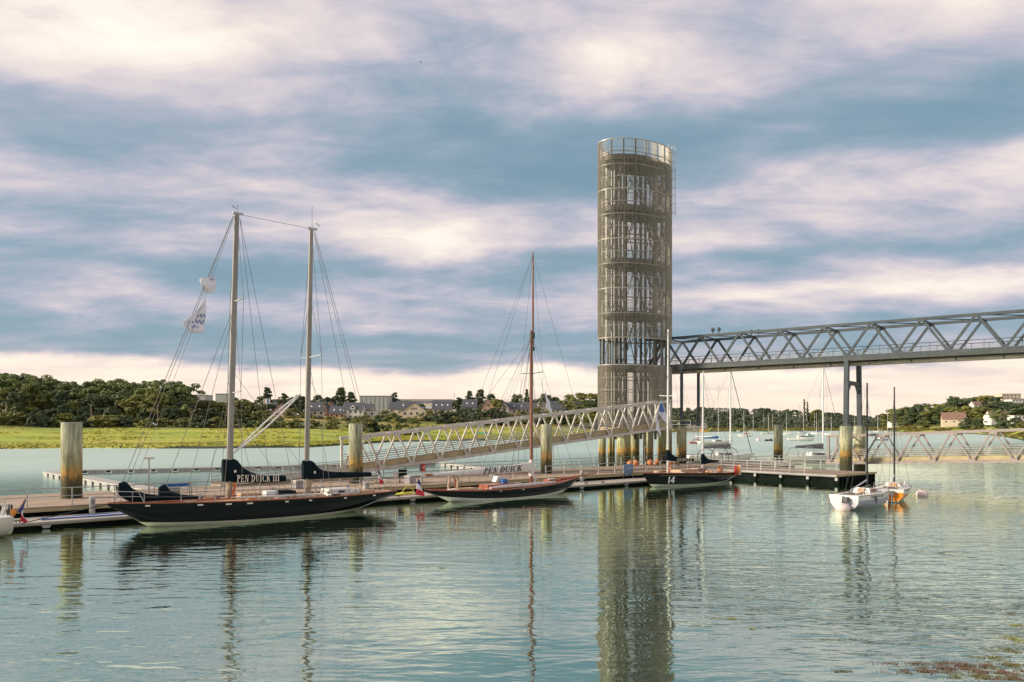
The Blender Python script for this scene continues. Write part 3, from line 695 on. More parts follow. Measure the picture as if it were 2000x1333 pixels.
# ------------------------------------------------------------------ lettering (serif capitals drawn from strokes)
def glyph(ch):
    g = []
    r = lambda x0, x1, y0, y1: g.append([(x0, y0), (x1, y0), (x1, y1), (x0, y1)])
    def ar(cx, cy, ro, rO, ri, rI, a0, a1, n=10):
        for i in range(n):
            t0 = R(a0 + (a1 - a0) * i / n); t1 = R(a0 + (a1 - a0) * (i + 1) / n)
            g.append([(cx + ri * math.cos(t0), cy + rI * math.sin(t0)), (cx + ro * math.cos(t0), cy + rO * math.sin(t0)), (cx + ro * math.cos(t1), cy + rO * math.sin(t1)), (cx + ri * math.cos(t1), cy + rI * math.sin(t1))])
    q = lambda *p: g.append(list(p))
    if ch in 'PEDKI':
        r(.12, .32, .101, .899); r(.02, .42, 0, .10)
        if ch in 'IK': r(.02, .42, .90, 1)
    if ch == 'P': r(.02, .34, .90, 1); r(.33, .36, .47, .56); ar(.34, .735, .36, .265, .16, .175, -90, 90); w = .74
    elif ch == 'E': r(.02, .68, .90, 1); r(.33, .56, .45, .56); r(.43, .72, 0, .10); r(.61, .68, .78, .935); r(.65, .72, .065, .24); r(.52, .57, .38, .465); w = .78
    elif ch == 'N': r(.12, .19, .101, .999); r(.02, .30, 0, .10); r(.66, .73, .0, .899); r(.56, .84, .90, 1); q((.195, 1), (.33, 1), (.655, .2), (.655, .0)); q((.195, .999), (.655, .001), (.58, .001), (.195, .8)); w = .88
    elif ch == 'D': r(.02, .34, .90, 1); r(.42, .45, 0, .10); ar(.36, .5, .46, .5, .24, .40, -90, 90, 12); w = .86
    elif ch == 'U': r(.12, .31, .32, .899); r(.02, .42, .90, 1); r(.66, .73, .32, .899); r(.57, .83, .90, 1); ar(.425, .32, .305, .33, .235, .255, 180, 360, 12); ar(.40, .32, .28, .31, .10, .24, 180, 250, 5); w = .87
    elif ch == 'C': ar(.48, .5, .44, .52, .24, .46, 48, 312, 18); r(.70, .77, .66, .96); w = .82
    elif ch == 'K': q((.325, .44), (.325, .54), (.62, .90), (.76, .90)); q((.36, .50), (.50, .66), (.86, .0), (.64, .0)); r(.58, .86, .901, 1); r(.58, .94, -.05, -.001) if False else None; w = .92
    elif ch == 'I': w = .46
    elif ch == '1': r(.16, .36, 0, .78); q((.0, .72), (.16, .74), (.36, .78), (.36, 1), (.22, 1)); w = .48
    elif ch == '4': r(.42, .62, 0, .219); r(.42, .62, .381, 1); r(0, .74, .22, .38); q((0, .385), (.20, .385), (.415, .80), (.415, 1)); w = .8
    else: w = .34
    return g, w
def lettering(text, h, place, matl, parent, shear=0.0, gap=.06, name='lettering', squeeze=1.0):
    b = MB(); x = 0.0
    for ch in text:
        g, w = glyph(ch)
        for pl in g: b.poly([place((x + px + shear * py) * h * squeeze, py * h) for px, py in pl])
        x += w + gap
    me = bpy.data.meshes.new(name); me.from_pydata(b.v, [], b.f); me.update()
    return obj(name, me, matl, parent)
def textwidth(text, gap=.06): return sum(glyph(c)[1] + gap for c in text)

# ------------------------------------------------------------------ yacht hulls (local x along the quay, -y faces the basin)
def curve(xs, ys):
    def f(x):
        if x <= xs[0]: return ys[0]
        if x >= xs[-1]: return ys[-1]
        for i in range(len(xs) - 1):
            if x <= xs[i + 1]:
                t = (x - xs[i]) / (xs[i + 1] - xs[i]); m = lambda j: ((ys[min(j + 1, len(ys) - 1)] - ys[max(j - 1, 0)]) / (xs[min(j + 1, len(xs) - 1)] - xs[max(j - 1, 0)]))
                h = xs[i + 1] - xs[i]; t2, t3 = t * t, t * t * t
                return (2 * t3 - 3 * t2 + 1) * ys[i] + (t3 - 2 * t2 + t) * h * m(i) + (-2 * t3 + 3 * t2) * ys[i + 1] + (t3 - t2) * h * m(i + 1)
    return f
def hull(t, x0, x1, beam, sheer, keel, mt, n=48, pw=2.3, name='hull', nj=11):
    rings = []
    for i in range(n + 1):
        u = i / n; x = x0 + (x1 - x0) * (.5 - .5 * math.cos(math.pi * u)); bm = max(.012, beam(x)); zs = sheer(x); zk = min(keel(x), zs - .03)
        half = []
        for j in range(nj):
            a = j / (nj - 1); y = bm * (1 - (1 - a) ** pw); z = zk + (zs - zk) * a ** 1.25; half.append((y, z))
        rings.append([(x, -y, z) for y, z in reversed(half)] + [(x, y, z) for y, z in half[1:]])
    b = MB(); b.loft(rings, False, closed=False)
    nn = len(rings[0])
    b.f.append(tuple(range(nn))); e = n * nn; b.f.append(tuple(e + k for k in reversed(range(nn))))
    return b.build(name, mt, t, True)
def deck(t, x0, x1, beam, sheer, mt, n=30, drop=.05, inset=.03):
    rings = []
    for i in range(n + 1):
        x = x0 + (x1 - x0) * i / n; w = max(.01, beam(x) - inset); z = sheer(x) - drop
        rings.append([(x, -w, z), (x, -w * .5, z + .03), (x, 0, z + .045), (x, w * .5, z + .03), (x, w, z)])
    b = MB(); b.loft(rings, False, closed=False); return b.build('deck', mt, t, True)
def toerail(t, x0, x1, beam, sheer, mt, r=.04, n=26):
    for sg in (-1, 1):
        MB().tube([(x, sg * max(.01, beam(x) - .01), sheer(x) + .01) for x in [x0 + (x1 - x0) * i / n for i in range(n + 1)]], r, 6).build('toe_rail', mt, t, True)
def lifelines(t, xs, beam, sheer, h=.62, mt='galv'):
    st = MB().tube([(0, 0, -.04), (0, 0, h)], .023, 5).mesh('stanchion'); st.materials.append(M[mt])
    for sg in (-1, 1):
        for x in xs: obj('stanchion', st, None, t).location = (x, sg * (beam(x) - .07), sheer(x))
        for f in (.55, 1.0): MB().tube([(x, sg * (beam(x) - .07), sheer(x) + h * f) for x in xs], .013, 4).build('lifeline', M['wire'], t)
def stay(t, a, b, r=.014, mt='wire', name='stay'): return MB().tube([a, b], r, 4, False).build(name, M[mt], t)
def cover(t, xs, zt, zb, wd, mt, name='sail_cover', n=26, wr=.02):
    fz, fb, fw = curve(xs, zt), curve(xs, zb), curve(xs, wd)
    def side(x, z):
        c = (fz(x) + fb(x)) / 2; hh = max(.02, (fz(x) - fb(x)) / 2); q = min(1, abs((z - c) / hh)); return max(.0, fw(x)) * (1 - q ** 3.2) ** .45
    rings = []
    for i in range(n + 1):
        x = xs[0] + (xs[-1] - xs[0]) * i / n; c = (fz(x) + fb(x)) / 2; hh = (fz(x) - fb(x)) / 2; rg = []
        for k in range(20):
            a = 2 * math.pi * k / 20; zz = c + hh * math.sin(a) * (1 if abs(math.sin(a)) < .98 else 1)
            yy = side(x, zz) * (1 if math.cos(a) >= 0 else -1) if abs(math.cos(a)) > 1e-6 else 0
            yy += wr * math.sin(x * 9 + zz * 7) * (1 if math.cos(a) > 0 else -1) * (0 if abs(math.cos(a)) < .2 else 1) * .5
            rg.append((x, yy, zz))
        rings.append(rg)
    b = MB(); b.loft(rings); return b.build(name, mt, t, True), side
def mast(t, x, z0, z1, ra, rb, mt, rake=0.0, name='mast', oval=1.5, n=14):
    rings = []
    for i in range(9):
        u = i / 8; rr = ra + (rb - ra) * max(0, u - .55) / .45; z = z0 + (z1 - z0) * u
        rings.append([(x + rake * u + rr * oval * math.cos(2 * math.pi * k / n), rr * math.sin(2 * math.pi * k / n), z) for k in range(n)])
    b = MB(); b.loft(rings); return b.build(name, mt, t, True)
def spreaders(t, x, z, half, mt='galv', dx=0.0, up=.08):
    for sg in (-1, 1): MB().beam((x, 0, z), (x + dx, sg * half, z + up), .09, .05).build('spreader', M[mt], t)
def rail_loop(t, pts, r=.018, mt='galv', name='pulpit'): return MB().tube(pts, r, 6).build(name, M[mt], t)
def ropecoil(t, c, n=5, mt='rope', r=.09, h=.5):
    for k in range(n):
        a = k * 1.3; MB().tube([(c[0] + .07 * math.cos(a) + .05 * math.sin(u * 6.28), c[1] + .07 * math.sin(a), c[2] - h * u * (1 + .15 * math.sin(k))) for u in [i / 5 for i in range(6)]], .035, 5).build('rope_coil', M[mt], t)

# ---- the two-masted black schooner
t = thing('schooner', 'long black two-masted schooner lettered PEN DUICK III on its navy boom cover', 'yacht', P(-30.75, -2.6), UANG)
bm = curve([-8.9, -7.6, -5.5, -2.5, .5, 3.5, 6.5, 8.9], [.03, .62, 1.35, 1.95, 2.12, 2.0, 1.62, 1.15])
sh = curve([-8.9, -5, 0, 5, 8.9], [1.46, 1.36, 1.27, 1.22, 1.26])
kl = curve([-8.9, -7.9, -6.7, -5.0, -2, 2, 4.4, 6.2, 8.2, 8.9], [1.32, .72, -.05, -.45, -.8, -.8, -.4, .03, .62, .80])
hm = boot_mat('schooner_hull_paint', (.005, .0075, .0075), (.56, .54, .42), .15, .15, .0030)
hull(t, -8.9, 8.9, bm, sh, kl, hm)
deck(t, -8.85, 8.85, bm, sh, M['teak']); toerail(t, -8.88, 8.88, bm, sh, M['varnish'])
for x in (-7.0, -4.4, -2.9, -1.7, .55, 2.1, 4.6, 6.9): MB().box((x, -bm(x) + .02 - .012, sh(x) - .14), (.34 if x < 0 else .2, .06, .08)).build('fairlead_plate', M['letterw'], t)
mt_ = M['mast']
mast(t, -2.25, sh(-2.25) - .1, 18.75, .135, .11, mt_, .50, oval=1.45); mast(t, 2.75, sh(2.75) - .1, 18.6, .125, .095, mt_, .38, oval=1.4)
for (x, z, dx) in ((-2.25 + .5, 18.75, .5), (2.75 + .38, 18.6, .38)):
    MB().box((x + .06, 0, z + .03), (.62, .2, .12)).build('masthead', M['galv'], t)
    MB().tube([(x + .05, 0, z), (x + .05, 0, z + (.55 if x < 0 else 1.5))], .012, 4).build('antenna', M['darksteel'], t)
    MB().beam((x - .30 if x < 0 else x + .3, 0, z + .45), (x - .02 if x < 0 else x + .6, 0, z + .28), .03, .03).build('wind_vane', M['darksteel'], t)
X1 = lambda z: -2.25 + .5 * (z - 1.2) / 17.5
X2 = lambda z: 2.75 + .38 * (z - 1.2) / 17.4
for (xf, zz, hf) in ((X1, 13.35, 1.15), (X1, 7.75, 1.15), (X2, 10.2, 1.55)): spreaders(t, xf(zz), zz, hf, dx=.15)
for sg in (-1, 1):
    stay(t, (X1(18.6), sg * .05, 18.6), (X1(13.4) + .15, sg * 1.15, 13.43)); stay(t, (X1(13.4) + .15, sg * 1.15, 13.43), (X1(7.75) + .15, sg * 1.15, 7.83)); stay(t, (X1(7.8) + .15, sg * 1.15, 7.83), (-2.1, sg * 1.9, 1.3))
    stay(t, (X1(13.2), sg * .05, 13.2), (X1(7.8) + .15, sg * 1.15, 7.85)); stay(t, (X1(7.6), sg * .05, 7.6), (-3.2, sg * 1.8, 1.3)); stay(t, (X1(7.6), sg * .05, 7.6), (-1.2, sg * 1.9, 1.3))
    stay(t, (X2(18.4), sg * .05, 18.4), (X2(10.2) + .15, sg * 1.55, 10.28)); stay(t, (X2(10.2) + .15, sg * 1.55, 10.28), (3.1, sg * 1.85, 1.25)); stay(t, (X2(14.2), sg * .05, 14.2), (X2(10.2) + .15, sg * 1.55, 10.3))
    stay(t, (X2(10), sg * .05, 10.0), (3.7, sg * 1.85, 1.25)); stay(t, (X2(18.2) + .2, 0, 18.4), (7.6, sg * 1.2, 1.25)); stay(t, (X1(18.5) + .2, 0, 18.5), (1.2, sg * 1.95, 1.3))
stay(t, (X1(18.7) - .2, 0, 18.6), (-8.6, 0, 1.45), .018); stay(t, (X1(18.7) - .2, .08, 18.5), (-8.3, 0, 1.45)); stay(t, (X1(18.6) - .2, -.05, 18.4), (-7.9, -.1, 1.45), .010)
stay(t, (X1(13.1), 0, 13.1), (-6.2, 0, 1.4), .016); stay(t, (X1(12.9), 0, 12.9), (-4.8, 0, 1.4)); stay(t, (X1(9.5), 0, 9.5), (-3.6, .2, 1.4), .010)
stay(t, (X1(18.75) + .35, 0, 18.72), (X2(18.5) - .2, 0, 18.62), .014); stay(t, (X2(18.4) + .25, 0, 18.5), (8.6, 0, 1.3), .016)
stay(t, (X1(9) + .1, 0, 9), (X2(3) - .1, .1, 2.9), .010); stay(t, (X1(7) , .1, 7), (1.8, .3, 1.3), .010); stay(t, (X2(9.0), 0, 9.0), (6.4, 0, 2.3), .010)
# wishbone spar between the masts
for sg in (-1, 1):
    pts = [(-1.98 + 4.35 * u, sg * (.05 + .42 * math.sin(math.pi * min(1, u * 1.05)) if u < .95 else .06), 4.05 + 3.75 * u - .35 * sg * math.sin(math.pi * u)) for u in [i / 12 for i in range(13)]]
    MB().tube(pts, .055, 8).build('wishbone_spar', M['whitemast'], t, True)
c1, sd1 = cover(t, [-2.62, -2.1, -1.75, -1.4, -.8, 0, 1.35], [3.72, 3.74, 3.66, 3.22, 2.86, 2.66, 2.58], [2.36, 2.30, 2.28, 2.26, 2.22, 2.18, 2.2], [.20, .27, .26, .24, .22, .20, .15], M['navycloth'], 'boom_cover')
zc = lambda x: 2.32 - .02 * (x + 1.8) 
tw = textwidth('PEN DUICK III'); lh = .44; sq = 2.72 / (tw * lh)
lettering('PEN DUICK III', lh, lambda x, z: (-1.86 + x, -.30, 2.31 - .02 * x + z), M['letterw'], t, .05, squeeze=sq)
MB().box((-1.95, -.30, 2.98), (.14, .02, .14)).build('cover_patch', M['letterw'], t)
MB().tube([(-2.0, 0, 2.30), (1.55, 0, 2.32)], .08, 8).build('boom', M['mast'], t)
c2, _ = cover(t, [2.52, 2.9, 3.3, 3.6, 4.3, 6, 7.5], [3.50, 3.52, 3.38, 3.0, 2.74, 2.62, 2.56], [2.28, 2.24, 2.24, 2.24, 2.24, 2.24, 2.26], [.19, .24, .23, .2, .18, .16, .12], M['navycloth'], 'boom_cover')
MB().box((3.25, -.262, 2.72), (.13, .02, .15)).build('cover_patch', M['letterw'], t)
MB().tube([(2.9, 0, 2.26), (8.1, 0, 2.30)], .075, 8).build('boom', M['mast'], t)
cover(t, [-8.35, -8.0, -7.6, -7.0, -6.4, -6.0], [2.55, 2.62, 2.2, 1.92, 1.78, 1.7], [1.9, 1.6, 1.45, 1.42, 1.42, 1.42], [.08, .17, .24, .27, .24, .1], M['navycloth'], 'bagged_staysail', wr=.05)
cover(t, [-6.25, -5.95, -5.6, -5.0, -4.2, -3.2], [2.2, 2.38, 1.98, 1.74, 1.62, 1.50], [1.42, 1.40, 1.38, 1.36, 1.35, 1.34], [.12, .22, .3, .32, .28, .15], M['navycloth'], 'bagged_staysail', wr=.05)
cover(t, [-4.2, -3.4, -2.8], [1.56, 1.52, 1.46], [1.32, 1.32, 1.32], [.2, .22, .12], M['greycloth'], 'sail_bag')
lifelines(t, [-7.2, -5.4, -3.6, -1.8, 0, 1.8, 3.6, 5.4, 7.2, 8.4], bm, sh)
rail_loop(t, [(-7.2, -bm(-7.2) + .08, 1.45), (-7.45, -.55, 2.05), (-8.5, -.18, 2.10), (-8.6, .18, 2.10), (-7.45, .55, 2.05), (-7.2, bm(-7.2) - .08, 1.45)], .024)
rail_loop(t, [(-7.3, -.6, 1.78), (-8.5, -.2, 1.82), (-8.5, .2, 1.82), (-7.3, .6, 1.78)], .018)
for x in (-8.45, -7.7): rail_loop(t, [(x, -.25, 1.42), (x, -.25, 2.08)], .018)
rail_loop(t, [(7.6, -1.3, 1.25), (7.9, -1.25, 1.95), (8.75, -1.0, 1.98), (8.8, 1.0, 1.98), (7.9, 1.25, 1.95), (7.6, 1.3, 1.25)], .022, name='pushpit')
for (x, y, sx, sy, h, m_) in ((-1.0, 0, 1.2, 1.1, .34, 'teak'), (.35, -.2, .8, .7, .42, 'white'), (1.25, .1, 1.25, 1.3, .40, 'navycloth'), (4.9, 0, 1.7, 1.2, .38, 'offwhite'), (-3.5, .1, .8, .8, .22, 'teak'), (6.9, .1, 1.1, 1.5, .16, 'teak')):
    z0 = sh(x) - .02; b = MB()
    b.loft([[(x - sx / 2, -sy / 2, z0), (x + sx / 2, -sy / 2, z0), (x + sx / 2, sy / 2, z0), (x - sx / 2, sy / 2, z0)], [(x - sx / 2 + .06, -sy / 2 + .06, z0 + h), (x + sx / 2 - .06, -sy / 2 + .06, z0 + h), (x + sx / 2 - .06, sy / 2 - .06, z0 + h), (x - sx / 2 + .06, sy / 2 - .06, z0 + h)]])
    o = b.build('deck_house' if h > .3 else 'hatch', M[m_], t)
    if x == 4.9: MB().box((x + .1, -sy / 2 + .02, z0 + .2), (.45, .05, .14)).build('porthole', M['glass'], o)
for (x, y) in ((3.9, -.9), (4.3, .9), (5.9, -.85), (6.3, .8), (.9, -1.2), (-.2, -1.3), (7.4, -.5)):
    z0 = sh(x); MB().tube([(x, y, z0 - .03), (x, y, z0 + .1), (x, y, z0 + .22)], [.13, .085, .11], 10).build('winch', M['galv'], t, True)
for (x, y, h) in ((-2.35, -.22, 1.0), (-2.0, -.24, .95), (2.72, -.2, .9), (2.95, -.22, .8)): ropecoil(t, (x, y, sh(x) + 1.0), 3, 'rope' if h != .95 else 'orangebuoy', h=.8)
for k in range(7):
    x = -1 + k * .85; MB().tube([(x + .35 * math.cos(a) * (1 - a * .02), -.95 + .3 * math.sin(a), sh(x) + .03 + .004 * a) for a in [i * .7 for i in range(16)]], .03, 5).build('rope_coil', M['rope' if k % 2 else 'whiterope'], t)
MB().box((6.15, 0, -.02), (.5, .14, .7)).build('rudder', M['cream'], t)
MB().tube([(6.9, .48 * math.cos(a), 1.85 + .48 * math.sin(a)) for a in [i * math.pi / 10 for i in range(21)]], .022, 6).build('steering_wheel', M['galv'], t)
for a in range(3): MB().tube([(6.9, .46 * math.cos(a * 1.047), 1.85 + .46 * math.sin(a * 1.047)), (6.9, -.46 * math.cos(a * 1.047), 1.85 - .46 * math.sin(a * 1.047))], .014, 5).build('wheel_spoke', M['galv'], t)
MB().box((7.05, 0, 1.55), (.18, .2, .7)).build('wheel_pedestal', M['offwhite'], t)
MB().tube([(-2.6, -1.45, 1.48), (3.2, -1.5, 1.40)], .06, 8).build('stowed_pole', M['offwhite'], t, True)
MB().tube([(-6.6, -.9, 1.46), (-2.4, -1.6, 1.46)], .05, 8).build('stowed_pole', M['varnish'], t, True)
for (x, y) in ((-4.1, -.5), (.9, .9), (3.7, .6), (5.9, .3)):
    MB().tube([(x, y, 1.2), (x, y, 1.55), (x - .03, y - .08, 1.66), (x - .05, y - .2, 1.68)], [.07, .07, .09, .13], 10).build('cowl_vent', M['galv'], t, True)
MB().tube([(5.6, -.45, 1.33), (6.3, -.45, 1.33)], .19, 12).build('raft_canister', M['white'], t, True)
for k, x in enumerate((-4.9, -1.3, 2.3, 4.2, 5.3)): MB().tube([(x + .32 * math.cos(a), -1.35 + .14 * math.sin(a), sh(x) + .02 + .006 * a) for a in [i * .6 for i in range(20)]], .03, 5).build('rope_coil', M[('rope', 'orangebuoy', 'whiterope', 'darkrope', 'rope')[k]], t)
MB().tube([(-8.5, -.1, 1.5), (-12.8, 1.2, .55)], .028, 6).build('mooring_line', M['darkrope'], t)
MB().tube([(8.5, .9, 1.3), (10.2, 2.9, .5)], .022, 6).build('mooring_line', M['rope'], t)

# ---- the gaff cutter with red deck joinery
t = thing('cutter', 'slim black single-masted cutter lettered PEN DUICK on its white boom cover', 'yacht', P(-10.35, -1.85), UANG)
bm = curve([-7.85, -6.5, -4, -1, 1.5, 4.5, 6.8, 7.85], [.28, .72, 1.18, 1.45, 1.46, 1.12, .45, .03])
sh = curve([-7.85, -4, 0, 4, 7.85], [1.0, .82, .80, .95, 1.30])
kl = curve([-7.85, -6.8, -5.7, -3.5, 0, 3.5, 5.6, 6.8, 7.85], [.82, .46, .0, -.5, -.8, -.5, -.02, .55, 1.14])
hm = boot_mat('cutter_hull_paint', (.005, .0075, .0075), (.70, .66, .60), .10, .15, .0085)
hull(t, -7.85, 7.85, bm, sh, kl, hm); deck(t, -7.8, 7.8, bm, sh, M['varnish'], drop=.03); toerail(t, -7.8, 7.82, bm, sh, M['varnish'], .05)
MB().tube([(5.6, .05, 1.18), (10.1, .05, 1.55)], [.10, .05], 10).build('bowsprit', M['varnish'], t, True)
stay(t, (10.0, .05, 1.5), (7.0, 0, .62), .016, 'galv', 'bobstay')
mast(t, 2.45, .7, 13.6, .15, .12, M['woodmast'], 0, oval=1.0); mast(t, 2.62, 12.0, 20.1, .085, .05, M['woodmast'], 0, 'topmast', 1.0)
MB().box((2.53, 0, 13.2), (.42, .22, .5)).build('mast_cap', M['darksteel'], t); MB().box((2.53, 0, 12.1), (.40, .22, .3)).build('mast_cap', M['darksteel'], t)
spreaders(t, 2.5, 10.05, 1.35, 'darkmast', 0)
for sg in (-1, 1):
    stay(t, (2.6, sg * .04, 19.7), (2.5, sg * 1.35, 10.13)); stay(t, (2.5, sg * 1.35, 10.13), (2.2, sg * 1.42, 1.0)); stay(t, (2.45, sg * .1, 12.7), (1.9, sg * 1.42, 1.0)); stay(t, (2.45, sg * .1, 12.5), (1.3, sg * 1.42, 1.0))
    stay(t, (2.45, sg * .1, 12.9), (-1.2, sg * 1.42, .95)); stay(t, (2.4, 0, 12.9), (-4.2, sg * 1.0, .95)); stay(t, (2.6, 0, 19.8), (-5.6, sg * .9, 1.0)); stay(t, (2.45, sg * .1, 10.0), (2.9, sg * 1.4, 1.05)); stay(t, (2.45, 0, 12.6), (.2, sg * 1.45, .95))
stay(t, (2.65, 0, 19.9), (10.0, .05, 1.6)); stay(t, (2.55, 0, 13.2), (7.6, .05, 1.4)); stay(t, (2.5, 0, 12.6), (6.2, .05, 1.35), .012); stay(t, (2.4, 0, 13.0), (-7.6, 0, 2.15), .013)
stay(t, (2.4, 0, 13.1), (-3.4, 0, 2.2), .010)
xs = [-7.4, -6.4, -5, -2.5, .5, 2.2, 2.75]
c1, sd = cover(t, xs, [2.20, 2.24, 2.32, 2.42, 2.58, 2.74, 2.70], [2.02, 2.0, 1.96, 1.93, 1.93, 1.95, 2.0], [.08, .13, .17, .2, .22, .24, .2], M['whitecloth'], 'boom_cover', wr=.05)
MB().tube([(2.3, 0, 1.98), (-7.95, 0, 2.12)], .085, 10).build('boom', M['varnish'], t, True)
tw = textwidth('PEN DUICK'); lh = .50; sq = 3.95 / (tw * lh)
lettering('PEN DUICK', lh, lambda x, z: (-2.75 + x + z * .25, -.285, 1.985 + .028 * x + z), M['letterd'], t, .0, squeeze=sq)
MB().tube([(2.45, 0, 1.6), (2.45, 0, 2.2), (2.45, 0, 2.95)], [.2, .27, .18], 12).build('mast_collar', M['whitecloth'], t, True)
cover(t, [-2.5, -1, 1.2, 3.2, 4.4], [1.0, 1.1, 1.14, 1.16, 1.15], [.84, .84, .86, .94, 1.0], [.1, .2, .22, .2, .08], M['whitecloth'], 'sail_bundle', wr=.06).__class__
for ch in [c for c in bpy.data.objects if c.parent == t and c.name.startswith('sail_bundle')]: ch.location = (0, -.85, 0)
for (x, y, sx, sy, h, m_) in ((-1.2, .1, 2.6, 1.2, .34, 'varnish'), (.9, .1, .9, .8, .30, 'varnish'), (4.7, .05, 1.2, .8, .26, 'varnish'), (-4.3, 0, 1.8, 1.1, .14, 'teak'), (3.5, 0, .6, .5, .16, 'varnish')):
    z0 = sh(x); b = MB(); b.loft([[(x - sx / 2, y - sy / 2, z0 - .03), (x + sx / 2, y - sy / 2, z0 - .03), (x + sx / 2, y + sy / 2, z0 - .03), (x - sx / 2, y + sy / 2, z0 - .03)], [(x - sx / 2 + .05, y - sy / 2 + .05, z0 + h), (x + sx / 2 - .05, y - sy / 2 + .05, z0 + h), (x + sx / 2 - .05, y + sy / 2 - .05, z0 + h), (x - sx / 2 + .05, y + sy / 2 - .05, z0 + h)]])
    o = b.build('skylight' if sx < 1.5 else 'coachroof', M[m_], t)
    if 1 < sx < 1.5: MB().box((x, y, z0 + h + .012), (sx * .6, sy * .55, .02)).build('pane', M['whitecloth'], o)
for sg in (-.35, .35): MB().beam((-4.95 + sg, sg * .6, .85), (-5.4 - sg * .1, 0, 2.0), .07, .05).build('boom_crutch', M['varnish'], t)
for k in range(8):
    x = -6 + k * .9; MB().tube([(x + .28 * math.cos(a), -.55 + .25 * math.sin(a) + .3 * (k % 2), sh(x) + .04 + .006 * a) for a in [i * .7 for i in range(18)]], .03, 5).build('rope_coil', M['rope' if k % 3 else 'whiterope'], t)
for (x, y) in ((-5.6, .3), (-5.2, -.3)): ropecoil(t, (x, y, 1.9), 4, 'rope', h=.9)
ropecoil(t, (2.75, -.15, 1.6), 3, 'whiterope', h=.6)
for x in (-1.9, .3): MB().box((x, -bm(x) - .0, sh(x) - .10), (.16, .05, .06)).build('fairlead_plate', M['letterw'], t)
MB().box((-.3, .2, 1.3), (.5, .4, .34)).build('stowed_bag', M['blue'], t); MB().prism([(-.9, .5, 1.25), (.2, .5, 1.25), (-.1, .5, 1.66), (-.7, .5, 1.7)], (0, .5, 0)).build('spray_hood', M['white'], t)
MB().tube([(7.4, .1, 1.3), (11.2, 2.3, .5)], .022, 6).build('mooring_line', M['rope'], t)

# ---- yacht number 14
t = thing('ketch', 'black two-masted ketch with white number 14 on its side', 'yacht', P(12.4, -2.5), UANG)
bm = curve([-7.1, -6, -4, -1, 2, 5, 7.1], [.03, .62, 1.2, 1.62, 1.68, 1.4, .98])
sh = curve([-7.1, -3, 1, 5, 7.1], [1.36, 1.26, 1.12, 1.0, .98])
kl = curve([-7.1, -6.5, -5.6, -3, 0, 3, 5.2, 7.1], [1.2, .6, -.05, -.5, -.7, -.45, .02, .48])
hm = boot_mat('ketch_hull_paint', (.005, .0075, .0075), (.60, .60, .50), .14, .15, .004)
hull(t, -7.1, 7.1, bm, sh, kl, hm); deck(t, -7.05, 7.05, bm, sh, M['teak']); toerail(t, -7.05, 7.05, bm, sh, M['varnish'], .045)
MB().tube([(x, -bm(x) * .995 - .005, sh(x) - .22) for x in [-5.6 + i * .5 for i in range(25)]], .012, 4).build('cove_stripe', mat('gold_stripe', (.5, .3, .08), .4), t)
lettering('14', .62, lambda x, z: (-4.85 + x, -bm(-4.85 + x) * (.93 + .035 * z) - .05, .36 + z), M['white'], t, .18, .1)
mast(t, -3.55, 1.1, 15.0, .09, .065, M['whitemast'], .08, oval=1.35); mast(t, 1.9, 1.0, 11.2, .09, .06, M['whitemast'], .12, oval=1.3)
spreaders(t, -3.5, 8.6, 1.05, 'whitemast'); spreaders(t, 1.95, 4.65, 1.1, 'whitemast')
for sg in (-1, 1):
    stay(t, (-3.5, 0, 14.8), (-3.45, sg * 1.05, 8.68), .012); stay(t, (-3.45, sg * 1.05, 8.68), (-3.4, sg * 1.3, 1.25), .012); stay(t, (-3.5, 0, 8.5), (-2.9, sg * 1.4, 1.2), .012); stay(t, (1.98, 0, 11), (1.95, sg * 1.1, 4.73), .012); stay(t, (1.95, sg * 1.1, 4.73), (2.1, sg * 1.6, 1.05), .012)
    stay(t, (2.0, 0, 11), (6.6, sg * .9, 1.0), .012); stay(t, (-3.5, 0, 14.8), (-.2, sg * 1.6, 1.15), .012)
stay(t, (-3.5, 0, 14.9), (-6.95, 0, 1.4)); stay(t, (-3.5, 0, 11), (-5.6, 0, 1.35)); stay(t, (-3.45, 0, 14.9), (1.9, 0, 3.0), .010); stay(t, (-3.5, 0, 12.8), (-6.2, 0, 1.4), .010)
c1, sd = cover(t, [-3.78, -3.5, -3.1, -2.5, -1.8, -.8, .4], [3.42, 3.48, 3.1, 2.82, 2.68, 2.58, 2.52], [2.42, 2.40, 2.36, 2.3, 2.25, 2.22, 2.22], [.12, .18, .19, .17, .15, .13, .1], M['navycloth'], 'boom_cover')
tw = textwidth('PEN DUICK II'); lh = .25
lettering('PEN DUICK II', lh, lambda x, z: (-2.4 + x, -.20, 2.335 - .01 * x + z), M['letterw'], t, .05, squeeze=2.3 / (tw * lh))
MB().tube([(-3.5, 0, 2.34), (.5, 0, 2.26)], .06, 8).build('boom', M['whitemast'], t)
cover(t, [1.72, 1.98, 2.35, 2.8, 3.4, 4.5], [2.95, 3.0, 2.66, 2.42, 2.30, 2.24], [1.85, 1.86, 1.9, 1.95, 2.0, 2.02], [.1, .15, .16, .14, .12, .08], M['navycloth'], 'boom_cover')
MB().tube([(1.9, 0, 2.0), (4.7, 0, 2.08)], .05, 8).build('boom', M['whitemast'], t)
